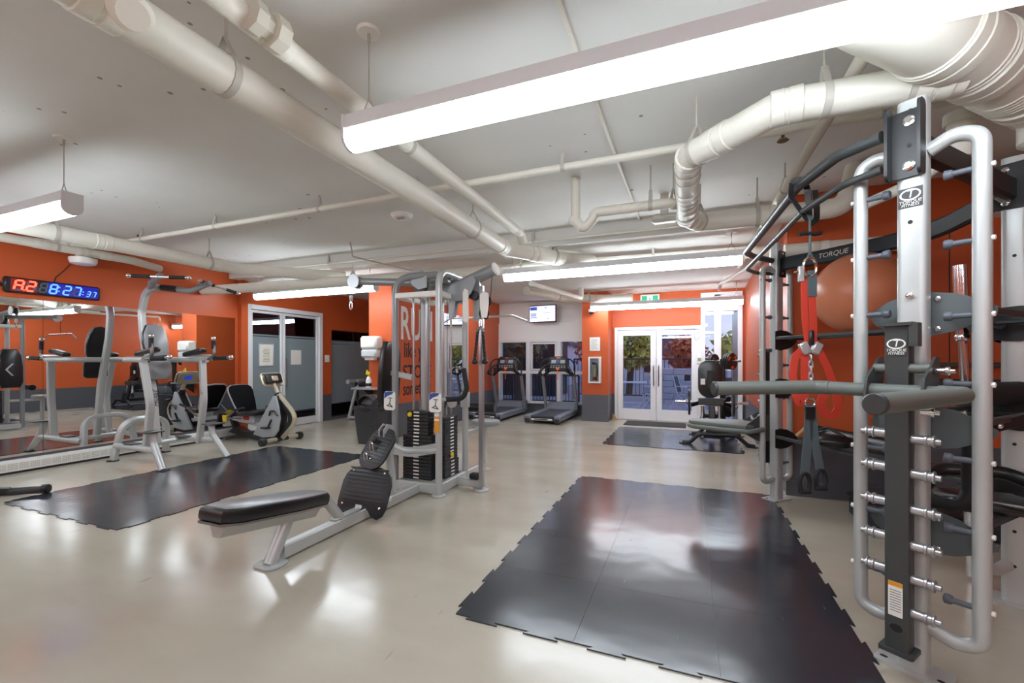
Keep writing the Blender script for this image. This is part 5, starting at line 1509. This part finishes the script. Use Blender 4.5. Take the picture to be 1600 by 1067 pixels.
# printed logo plates
def logo(parent, o, ax, ay, w, m=BLACKP):
    az = ax.cross(ay)
    pl = part(G().prism([(-w / 2, -w * .52), (w / 2, -w * .52), (w / 2, w * .52), (-w / 2, w * .52)], o, ax, ay, .0015, 0, az), 'logo_plate', m, parent)
    oo = o + az * .0018
    ring = G()
    N = 28
    vs = []; fs = []
    for k in range(N):
        a = 2 * PI * k / N
        for r1, r2 in ((.44, .30), (.36, .23)):
            vs.append(oo + ax * (w * r1 * math.cos(a)) + ay * (w * (.16 + r2 * math.sin(a))))
    for k in range(N):
        a, b = 2 * k, 2 * ((k + 1) % N)
        fs.append((a, a + 1, b + 1, b))
    ring.add(vs, fs)
    part(ring, 'emblem_ring', PAPER, parent)
    text('T', w * .58, oo + ay * (w * .17), ax, ay, PAPER, 'lettering', parent, shear=.15, sx=1.1)
    text('TORQUE', w * .23, oo - ay * (w * .22), ax, ay, PAPER, 'lettering', parent, shear=.15)
    text('FITNESS', w * .21, oo - ay * (w * .40), ax, ay, PAPER, 'lettering', parent, shear=.15)
axA = LA if LA.cross(Z).dot(NA) > 0 else -LA
logo(rk, A + NA * .0455 + Z * 2.13, axA, Z, .085)
part(G().lathe([(.012, 0), (.014, .004), (.014, .014), (.008, .018)], A + NA * .045 + Z * 1.69, NA, 10), 'bolt', CHROME, rk)

# ================================================================ DIP ATTACHMENT
dp = thing('dip_attachment', 'grey dip handle attachment with two long padded bars on the nearest rack post', 'exercise attachment', (A + NA * .14)[:])
cc = A + NA * .135 - LA * .012
part(G().sweep([cc + Z * .14, cc + Z * 1.55], rrect(-.042, -.036, .042, .036, .006, 2), NA), 'column', DGREY, dp)
part(G().prism(rrect(-.06, -.055, .06, .055, .01), cc + Z * 1.55, axA, NA, .014, 0, Z), 'top_cap', DGREY, dp)
part(G().prism(rrect(-.06, -.055, .06, .055, .01), cc + Z * .125, axA, NA, .016, 0, Z), 'foot_cap', DGREY, dp)
part(G().prism([(0, 0), (.0, -.10), (-.03, -.10), (-.03, 0)], cc + Z * 1.56 + axA * .075, axA, Z, .05, 0, NA), 'hook', DGREY, dp)
logo(dp, cc + NA * .037 + Z * 1.46, axA, Z, .075, DGREY)
for k, z in enumerate((1.06, .91, .755, .60, .455, .31)):
    for s in (-1, 1):
        zz = z - (0 if s > 0 else -.015)
        if s < 0 and k > 4: continue
        pn = part(G().lathe([(.021, .0), (.021, .042), (.026, .045), (.026, .052), (.02, .055), (.02, .066), (.026, .069), (.026, .075), (.013, .077), (.013, .095)], cc + axA * s * .042 + Z * zz, axA * s, 14), 'spring_pin', STEEL2, dp)
lab = part(G().prism(rrect(-.028, -.075, .022, .075, .003), cc + NA * .0365 + Z * .36, axA, Z, .001, 0, NA), 'safety_label', PAPER, dp)
part(G().prism(rrect(-.028, .055, .022, .075, .002), cc + NA * .0376 + Z * .36, axA, Z, .0006, 0, NA), 'label_header', AMBER, lab)
g = G()
for q in range(9):
    g.prism([(-.022, .035 - q * .011), (.017, .035 - q * .011), (.017, .039 - q * .011), (-.022, .039 - q * .011)], cc + NA * .0376 + Z * .36, axA, Z, .0005, 0, NA)
part(g, 'label_lines', SILVER2, lab)
part(G().prism(oval(0, 0, .022, .017, 16), cc + NA * .0362 + Z * .235, axA, Z, .001, 0, NA), 'round_hole', INK, dp)
fr_ = A + NA * .21
zd = 1.265
for s in (-.10, .09):
    poly = [(-.10, .06), (.02, .13), (.04, .06), (.12, -.0), (.12, -.05), (.02, -.06), (-.05, -.05), (-.08, .0)]
    part(G().prism([(-.15, .05), (-.15, .15), (-.11, .15), (.03, .06), (.05, .0), (.05, -.045), (.02, -.06), (-.06, -.06), (-.11, -.02)], fr_ + axA * s + Z * zd, NA, Z, .01, 0, axA), 'side_plate', DGREY, dp)
    part(G().lathe([(.012, 0), (.012, .002)], fr_ + axA * (s + .0105) - NA * .08 + Z * (zd + .09), axA, 12), 'plate_hole', INK, dp)
part(G().cyl(fr_ - axA * .095 - NA * .06 + Z * (zd + .10), fr_ + axA * .095 - NA * .06 + Z * (zd + .10), .02, seg=12), 'upper_cross_tube', MGREY, dp)
part(G().lathe([(.014, 0), (.014, .03), (.02, .033), (.02, .043), (.01, .046), (.01, .06)], fr_ + axA * .1 - NA * .10 + Z * (zd + .09), axA, 14), 'spring_pin', CHROME, dp)
part(G().lathe([(.014, 0), (.014, .03), (.02, .033), (.02, .043), (.01, .046), (.01, .06)], fr_ + axA * .06 - NA * .08 + Z * (zd - .085), axA, 14), 'spring_pin', CHROME, dp)
part(G().box((0, 0, 0), (.05, .012, .05)), 'warning_tag', PAPER, dp).location = (fr_ - axA * .06 - NA * .02 + Z * (zd + .01)) - dp.location
Lp = V((.575, 2.545, 1.27)); Rp = V((1.0, 2.24, 1.265))
part(G().tube([Lp, Rp], .030, 16), 'cross_bar', MGREY, dp)
H1 = V((.123, 2.368, 1.262)); H2 = V((.526, 1.640, 1.268))
part(G().tube([Lp + (Rp - Lp) * .12, Lp, H1], .033, 16, .06), 'dip_bar', MGREY, dp)
part(G().tube([Rp - (Rp - Lp) * .15, Rp, H2], .033, 16, .06), 'dip_bar', MGREY, dp)
for p, q in ((H1, Lp), (H2, Rp)):
    part(G().lathe([(.0345, 0), (.0345, .008), (.03, .014)], p, p - q, 18), 'end_cap', DGREY, dp)

# ================================================================ STEP PLATFORM ON FAR POST
st = thing('step_platform', 'grey padded platform attachment on the far rack post in front of the black bench', 'exercise attachment', (.7, 5.18, 0))
cs = V((.73, 5.18, 0))
part(G().sweep([cs + Z * .35, cs + Z * 1.52], rrect(-.042, -.036, .042, .036, .006, 2), NC), 'column', BLACKP, st)
for z in (1.45, 1.25, .98, .83, .66, .52, .42):
    for s in (-1, 1):
        part(G().lathe([(.014, 0), (.014, .03), (.019, .032), (.019, .04), (.01, .042), (.01, .052)], cs + LC * s * .042 + Z * z, LC * s, 10), 'spring_pin', CHROME, st)
pl = [(.02, 5.06), (.0, 5.14), (.03, 5.22), (.12, 5.28), (.58, 5.34), (.62, 5.28), (.60, 4.92), (.52, 4.86), (.3, 4.92), (.1, 5.0)]
part(G().pad(pl, (0, 0, .715), (1, 0, 0), (0, 1, 0), .045, .015), 'platform_pad', MGREY, st)
part(G().tube([(.12, 5.27, .70), (.03, 5.20, .70), (.0, 5.12, .70), (.05, 5.03, .70), (.3, 4.90, .70), (.55, 4.82, .70), (.68, 4.92, .72)], .024, 12, .06), 'rim_tube', MGREY, st)
for y0_, y1_ in ((4.86, 4.98), (5.30, 5.30)):
    pass
for o in ((.50, 4.90, .60), (.52, 5.28, .60)):
    part(G().prism([(0, .08), (.03, .16), (.16, .26), (.25, .26), (.25, .0), (.14, .0)], o, (.84, .28 if o[1] < 5 else -.28, 0), (0, 0, 1), .012), 'gusset_plate', DGREY, st)
part(G().cyl((.60, 4.93, .80), (.62, 5.26, .80), .018, seg=10), 'cross_tube', DGREY, st)

# ================================================================ STABILITY BALL, ROLLS, ACCESSORIES
solo(G().ball((1.318, 4.452, 1.955), .335, 40, 26), 'stability_ball', BALLM, 'big copper orange stability ball on the upper rack shelf', 'ball')
rl = thing('foam_mat_roll', 'long black padded roll lying on the low rack shelf under the ball', 'exercise mat', (1.2, 4.5, .77))
dCB = (B - C).normalized()
part(G().tube([C + dCB * .30 + V((.10, .06, .726)), C + dCB * 1.25 + V((.10, .06, .726))], .07, 14), 'roll', VINYL, rl)
for f in (.4, .8, 1.1):
    part(G().lathe([(.071, -.02), (.073, -.018), (.073, .018), (.071, .02)], C + dCB * f + V((.10, .06, .726)), dCB, 14), 'strap', SLATE, rl)
sb = thing('sand_bag', 'slumped black sand bag in front of the padded roll on the low rack shelf', 'bag', (1.1, 4.4, .77))
part(G().ball(C + dCB * .75 + V((-.06, -.03, .722)), .095, 18, 10, (1.7, 1.2, .6)), 'body', VINYL, sb)
part(G().tube([C + dCB * .55 + V((-.06, -.03, .78)), C + dCB * .70 + V((-.07, -.04, .83)), C + dCB * .85 + V((-.06, -.03, .78))], .012, 8, .05), 'handle', FOAM, sb)
ol = thing('olympic_bar', 'upright chrome barbell standing behind the nearest rack post', 'barbell', (1.58, 3.65, .0))
b0, b1 = V((1.68, 3.68, .02)), V((1.585, 3.62, 2.0))
part(G().cyl(b0.lerp(b1, .30), b0.lerp(b1, .78), .024, seg=12), 'shaft', CHROME, ol)
part(G().cyl(b0, b0.lerp(b1, .30), .034, seg=16), 'lower_sleeve', CHROME, ol)
part(G().cyl(b0.lerp(b1, .78), b1, .036, seg=18), 'upper_sleeve', CHROME, ol)
part(G().lathe([(.037, -.02), (.041, -.01), (.041, .01), (.037, .02)], b0.lerp(b1, .77), b1 - b0, 16), 'collar', CHROME, ol)
sv = thing('stretch_roller', 'black foam roller with red print on the middle shelf of the rack', 'foam roller', (1.5, 3.2, 1.14))
c0, c1 = V((1.36, 3.10, 1.215)), V((1.78, 3.42, 1.215))
part(G().tube([c0, c1], .065, 20), 'foam_body', FOAM, sv)
part(G().lathe([(.045, 0), (.045, .002)], c0 - (c1 - c0).normalized() * .002, c0 - c1, 18), 'hollow_end', INK, sv)
dd = (c1 - c0).normalized()
for q in range(7):
    p = c0.lerp(c1, .3 + .08 * q)
    part(G().obox(p + V((-.045, -.01, .046)), (.02, .002, .03), dd, (.3, .4, 1)), 'red_print', REDP, sv)
def shelf_item(name, label, cat, fn):
    t = thing(name, label, cat, (1.3, 3.0, .74)); fn(t)
def handlebar(t):
    p = A.lerp(B, .46) + Z * .667
    part(G().box((p.x - .10, p.y - .18, p.z), (p.x + .24, p.y + .12, p.z + .05), bev=.02), 'base', BLACKP, t)
    part(G().tube([p + V((-.15, .05, .07)), p + V((-.05, .15, .14)), p + V((.2, .12, .15)), p + V((.32, .02, .1))], .035, 12, .1), 'padded_roll', VINYL, t)
    part(G().obox(p + V((.0, -.1, .055)), (.10, .03, .004), (1, .5, 0)), 'pale_print', PAPER, t)
    part(G().cyl(p + V((-.15, -.05, .055)), p + V((.12, -.2, .055)), .008, seg=8), 'slide_rail', STEEL, t)
shelf_item('ab_roller_sled', 'black sliding ab trainer on the low front shelf of the rack', 'exercise equipment', handlebar)
def hook(t):
    p = A.lerp(B, .30) + Z * .76
    part(G().tube([p + V((.02, -.12, .28)), p + V((.02, -.12, .02)), p + V((-.02, -.14, -.04)), p + V((-.10, -.08, -.04)), p + V((-.12, -.02, -.04))], .028, 12, .07), 'curved_handle', FOAM, t)
    part(G().rtube([p + V((-.04, -.10, .27)), p + V((.30, .05, .36))], .012, .05), 'cross_plate', BLACKP, t)
    part(G().ball(p + V((.18, .0, .33)), .018, 10, 8), 'bolt', CHROME, t)
shelf_item('press_handle', 'black J shaped foam press handle hooked over the low shelf of the rack', 'exercise attachment', hook)
tt = thing('wall_bracket_rail', 'short black steel rail fixed on the red wall behind the rack', 'rail', (2.2, 5.25, 1.2))
part(G().rtube([(1.75, 5.2, 1.15), (2.9, 5.2, 1.15)], .05, .16), 'rail', SLATE, tt)
part(G().rtube([(2.1, 5.2, 1.36), (2.6, 5.2, 1.36)], .06, .04), 'upper_lip', DGREY, tt)
for x in (1.9, 2.7):
    part(G().box((x - .04, 5.2, 1.05), (x + .04, 5.299, 1.3)), 'wall_plate', BLACKP, tt)
gb = thing('storage_box', 'low dark flat storage case on the floor behind the rack', 'case', (1.8, 4.7, 0))
part(G().box((1.35, 4.45, 0.01), (2.3, 4.85, .17), bev=.02), 'body', SLATE, gb)
part(G().box((1.34, 4.44, .17), (2.31, 4.86, .21), bev=.01), 'lid', BLACKP, gb)

# ================================================================ SUSPENSION TRAINER
sp_ = thing('suspension_trainer', 'red and grey suspension trainer straps hanging from the pull up bars', 'suspension straps', (.66, 2.97, .68))
q = V((.652, 3.0, 0)); rt = V((.93, .37, 0)).normalized()      # rt: sideways
def rib(pts, w, m, nm, ref=None, t=.004):
    pts = [V(p) for p in pts]
    part(G().rtube(pts, w, t, .03, rt.cross(Z) if ref is None else ref, ch=.1), nm, m, sp_)
up_ = V((.60, 3.02, 2.43)); lo_ = V((.62, 3.02, 2.27))
rib([up_ + V((-.035, 0, .02)), up_ + V((-.02, 0, .035)), up_ + V((.03, 0, .03)), up_ + V((.045, 0, -.04)), q + Z * 2.21], .03, BLACKP, 'anchor_strap')
rib([up_ + V((-.035, 0, .02)), up_ + V((-.04, 0, -.06)), q + V((-.01, 0, 2.21))], .03, BLACKP, 'anchor_strap')
rib([lo_ + V((.06, .0, .12)), lo_ + V((.07, .0, .02)), q + V((.04, .03, 2.22)), q + Z * 2.19], .035, BLACKP, 'anchor_strap')
part(G().tube([q + Z * 2.22, q + Z * 2.02], .007, 8), 'tether', GREYS, sp_)
part(G().tube([q - rt * .065 + Z * 2.13, q - rt * .03 + Z * 2.137, q + rt * .03 + Z * 2.133, q + rt * .065 + Z * 2.14], .012, 8), 'cross_knot', FOAM, sp_)
for s in (-1, 1):
    rib([q + Z * 2.03, q + rt * s * .02 + Z * 1.98], .012, GREYS, 'tether_fork')
cl = [q + rt * (.038 * math.cos(a)) + Z * (1.94 + .055 * math.sin(a)) for a in [k * PI / 8 for k in range(17)]]
part(G().tube(cl, .0085, 8), 'carabiner', CHROME, sp_)
rib([q + rt * .012 + Z * 1.92, q + rt * .012 + Z * 1.77], .052, GREYS, 'grey_loop', t=.012)
rib([q - rt * .035 + Z * 1.87, q - rt * .03 + Z * 1.65, q - rt * .012 + Z * 1.50], .038, REDS, 'red_strap')
rib([q + rt * .012 + Z * 1.77, q + rt * .02 + Z * 1.62, q + rt * .02 + Z * 1.50], .042, REDS, 'red_strap')
part(G().obox(q - rt * .052 + Z * 1.90, (.03, .02, .09), rt, Z, 0, .004), 'buckle', ALU, sp_)
part(G().ball(q - rt * .08 + Z * 1.91, .012, 10, 8), 'buckle_pin', BRASS, sp_)
for s in (-1, 1):
    part(G().obox(q + rt * (.004 + s * .034) + Z * 1.47, (.05, .03, .07), rt + Z * (-s * .5), Z, 0, .006), 'adjust_buckle', ALU, sp_)
part(G().obox(q + rt * .02 + Z * 1.53 + NA * .02, (.03, .02, .09), rt, Z, 0, .008), 'black_clip', BLACKP, sp_)
rib([q - rt * .03 + Z * 1.47, q - rt * .085 + Z * 1.42, q - rt * .10 + Z * 1.33, q - rt * .09 + Z * 1.22, q - rt * .06 + Z * 1.14, q - rt * .03 + Z * 1.2, q - rt * .03 + Z * 1.45], .045, REDS, 'hanging_loop', rt.cross(Z))
rib([q + rt * .04 + Z * 1.48, q + rt * .10 + Z * 1.36, q + rt * .15 + Z * 1.22, q + rt * .165 + Z * 1.12, q + rt * .13 + Z * 1.07, q + rt * .08 + Z * 1.10, q + rt * .06 + Z * 1.16, q + rt * .09 + Z * 1.22], .045, REDS, 'hanging_loop', rt.cross(Z))
for k in range(5):
    c = q + rt * (.0 + .004 * (k % 2)) + Z * (1.41 - k * .034)
    ax_ = rt if k % 2 else rt.cross(Z)
    part(G().tube([c + ax_ * (.012 * math.cos(a)) + Z * (.024 * math.sin(a)) for a in [w * PI / 5 for w in range(11)]], .005, 6), 'chain_link', ALU, sp_)
part(G().tube([q + rt * (.03 * math.cos(a)) + Z * (1.155 + .025 * math.sin(a)) for a in [w * PI / 7 for w in range(15)]], .005, 6), 'ring', CHROME, sp_)
rib([q + rt * .0 + Z * 1.15, q - rt * .012 + Z * .95, q - rt * .03 + Z * .74], .052, GREYS, 'grey_strap')
rib([q + rt * .01 + Z * 1.13, q + rt * .03 + Z * .92, q + rt * .06 + Z * .76], .048, GREYS, 'grey_strap')
rib([q + Z * 1.13, q + Z * 1.06], .056, BLACKP, 'stitched_tab', t=.014)
for c in (q - rt * .03 + Z * .69, q + rt * .062 + Z * .71):
    part(G().tube([c + rt * (.03 * math.cos(a)) + Z * (.055 * math.sin(a)) for a in [w * PI / 8 for w in range(17)]], .012, 8), 'foot_cradle', FOAM, sp_)
    part(G().cyl(c - rt * .03 - Z * .05, c + rt * .03 - Z * .05, .016, seg=12), 'handle_grip', FOAM, sp_)
kb = thing('dowel', 'small pale rope end sticking out on the low rack shelf', 'rope', (.95, 4.9, .85))
part(G().tube([(.93, 4.75, .70), (1.0, 4.72, .79), (1.06, 4.70, .82)], .016, 8), 'rope_end', WOODP, kb)
part(G().ball((1.07, 4.70, .825), .025, 10, 8), 'frayed_tip', WOODP, kb)

# ================================================================ OUTSIDE
struct(G().box((-30, 11.35, -.2), (30, 70, -.06)).box((-1.7, 10.8, -.2), (12, 11.35, -.06)), 'terrace_ground', GROUND)
pv = sroot('terrace_paving', (0, 11, -.06))
g0 = G().box((.004, .004, 0), (.296, .296, .035), bev=.006)
pm = mesh_of(g0, 'paver', PAVE, V((0, 0, 0)))
for i in range(-8, 7):
    for j in range(0, 16):
        o = bpy.data.objects.new('paver', pm); COL.objects.link(o); o.parent = pv
        o.location = (i * .3 + (.15 if j % 2 else 0) - 0.0 - .15, 10.82 + j * .3 - 11, random.uniform(-.003, .003))
def railing(name, label, x0, x1, y, zt, zb, step):
    r = thing(name, label, 'railing', ((x0 + x1) / 2, y, 0))
    part(G().rtube([(x0, y, zt), (x1, y, zt)], .05, .05), 'top_rail', RAILM, r)
    part(G().rtube([(x0, y, zb), (x1, y, zb)], .04, .04), 'bottom_rail', RAILM, r)
    me_ = mesh_of(G().box((-.009, -.009, zb), (.009, .009, zt)), 'baluster', RAILM, V((0, 0, 0)))
    n_ = int((x1 - x0) / step)
    for k in range(n_ + 1):
        o = bpy.data.objects.new('baluster', me_); COL.objects.link(o); o.parent = r
        o.location = V((x0 + k * step, y, 0)) - r.location
    for x in (x0, (x0 + x1) / 2, x1):
        part(G().rtube([(x, y, -.06), (x, y, zt)], .06, .06), 'railing_post', RAILM, r)
railing('terrace_railing', 'dark metal railing on the terrace outside the exit doors', -4.0, 5.0, 16.2, 1.45, .15, .14)
railing('balcony_railing', 'dark railing with close bars outside the treadmill windows', -7.2, -3.0, 12.7, .95, .18, .10)
pw_ = sroot('wall_planter', (0, 15.0, 0))
g0 = G().box((.005, 0, .005), (.595, .3, .195), bev=.012)
cm = mesh_of(g0, 'concrete_block', CONC, V((0, 0, 0)))
for j in range(6):
    for i in range(4):
        if j > 3 and i > 1: continue
        o = bpy.data.objects.new('concrete_block', cm); COL.objects.link(o); o.parent = pw_
        o.location = (-1.35 + i * .6 + (.3 if j % 2 else 0), 0, -.06 + j * .2)
def patio_chair(x, y, rot, label):
    t = thing('patio_chair', label, 'chair', (x, y, -.03), 'patio chairs on the terrace')
    c, s_ = math.cos(rot), math.sin(rot)
    def W(a, b, z): return V((x + a * c - b * s_, y + a * s_ + b * c, z))
    for k in (-.24, .24):
        part(G().tube([W(-.3, k, -.02), W(.05, k, .42), W(.18, k, .95)], .016, 8, .05), 'leg', PATIO, t)
        part(G().tube([W(.28, k, -.02), W(-.02, k, .42), W(-.22, k, .42)], .016, 8, .05), 'leg', PATIO, t)
        part(G().tube([W(-.22, k, .62), W(.1, k, .64)], .016, 8), 'armrest', PATIO, t)
    part(G().sweep([W(-.2, 0, .42), W(.05, 0, .42)], rrect(-.23, -.01, .23, .01, .008, 2), Z), 'seat', PATIOD, t)
    part(G().sweep([W(.06, 0, .46), W(.18, 0, .92)], rrect(-.23, -.01, .23, .01, .008, 2), V((c, s_, 0))), 'backrest', PATIOD, t)
patio_chair(-1.05, 13.6, .3, 'patio chair directly outside the left exit door pane')
patio_chair(-2.6, 13.5, 2.6, 'patio chair seen at the left edge of the left exit door')
patio_chair(-.2, 13.9, 2.9, 'patio chair outside the right exit door pane')
patio_chair(.9, 13.6, -.6, 'patio chair behind the white frame right of the exit door')
for x, y, lab in ((-1.7, 14.5, 'white patio table seen through the left exit door'), (.75, 14.6, 'white patio table seen through the right exit door')):
    t = thing('patio_table', lab, 'table', (x, y, -.03))
    part(G().box((x - .45, y - .35, .68), (x + .45, y + .35, .71), bev=.01), 'tabletop', PATIO, t)
    for a in (-1, 1):
        for b_ in (-1, 1):
            part(G().tube([(x + a * .4, y + b_ * .3, -.03), (x + a * .36, y + b_ * .28, .69)], .018, 8), 'leg', PATIO, t)
def tree(x, y, h, r, m, label, n=900):
    rr = random.Random(int(x * 31 + y * 7))
    t = thing('tree', label, 'tree', (x, y, -.06), 'trees beyond the terrace')
    part(G().tube([(x, y, -.06), (x + .1, y, h * .5), (x, y, h * .8)], .14, 8, scale=None), 'trunk', BARK, t)
    blobs = [(x + rr.uniform(-.6, .6) * r, y + rr.uniform(-.5, .5) * r, h * .68 + rr.uniform(-.45, .45) * r, r * rr.uniform(.35, .6)) for _ in range(9)]
    g = G()
    for _ in range(n):
        bx_, by_, bz_, br = rr.choice(blobs)
        d = V((rr.gauss(0, 1), rr.gauss(0, 1), rr.gauss(0, 1))).normalized()
        p = V((bx_, by_, bz_)) + d * br * rr.uniform(.6, 1.05)
        u = V((rr.gauss(0, 1), rr.gauss(0, 1), rr.gauss(0, 1))).normalized(); w = d.cross(u)
        if w.length < .1: continue
        w.normalize(); k = rr.uniform(.09, .2)
        g.add([p - u * k, p + w * k * .6, p + u * k, p - w * k * .6], [(0, 1, 2, 3)])
    part(g, 'crown', m, t, kind='stuff')
tree(-4.6, 23.5, 3.4, 1.4, LEAFR, 'rust red tree seen through the left exit door pane')
tree(-2.4, 19.5, 2.8, 1.15, LEAFY, 'yellow green tree seen through the left exit door pane')
tree(-.1, 22.5, 2.8, 1.2, LEAFR, 'rust tree seen through the right exit door pane')
tree(1.75, 20, 2.7, 1.0, LEAFY, 'yellow green tree through the tall window right of the exit door')
tree(-5.6, 14.4, 3.4, 1.0, LEAFG, 'dark green tree outside the middle treadmill window')
tree(-8.3, 15.2, 3.2, .9, LEAFR, 'rust tree outside the treadmill window by the orange side wall')
hs = thing('house', 'pale lavender house with dark gabled roof beyond the terrace', 'house', (-2.4, 30, 0))
part(G().box((-5.4, 28, -.06), (.6, 33, 1.8)), 'wall', HOUSE, hs)
part(G().prism([(-5.9, 1.7), (-2.4, 3.5), (1.1, 1.7)], (0, 27.6, 0), (1, 0, 0), (0, 0, 1), 5.8, 0, (0, 1, 0)), 'roof', ROOFM, hs)
for x in (-4.6, -2.6, -.8):
    w_ = part(G().box((x, 27.94, .6), (x + .9, 28.0, 1.6)), 'window_frame', WHITE, hs)
    part(G().box((x + .07, 27.92, .67), (x + .83, 27.95, 1.53)), 'window_pane', DARK, w_)
h2 = thing('house', 'low pale flat roofed building behind the terrace at the left of the exit door view', 'house', (-9, 26, 0))
part(G().box((-12.5, 25, -.06), (-6.6, 29, 2.3)), 'wall', HOUSE, h2)
part(G().box((-12.7, 24.8, 2.3), (-6.4, 29.2, 2.5)), 'roof', ROOFM, h2)
for x in (-11.5, -9.5, -7.8):
    part(G().box((x, 24.95, .9), (x + 1.0, 25.0, 1.9)), 'window_pane', DARK, h2)
h3 = thing('house', 'dark building wall close outside the treadmill windows', 'house', (-7, 17, 0))
part(G().box((-12, 17, -.06), (-5.0, 19, 6)), 'wall', DARK, h3)
part(G().box((-12.1, 16.9, 5.9), (-4.9, 19.1, 6.1)), 'parapet', ROOFM, h3)

for o_ in (be, bar, pt_):
    o_.location.z += .008
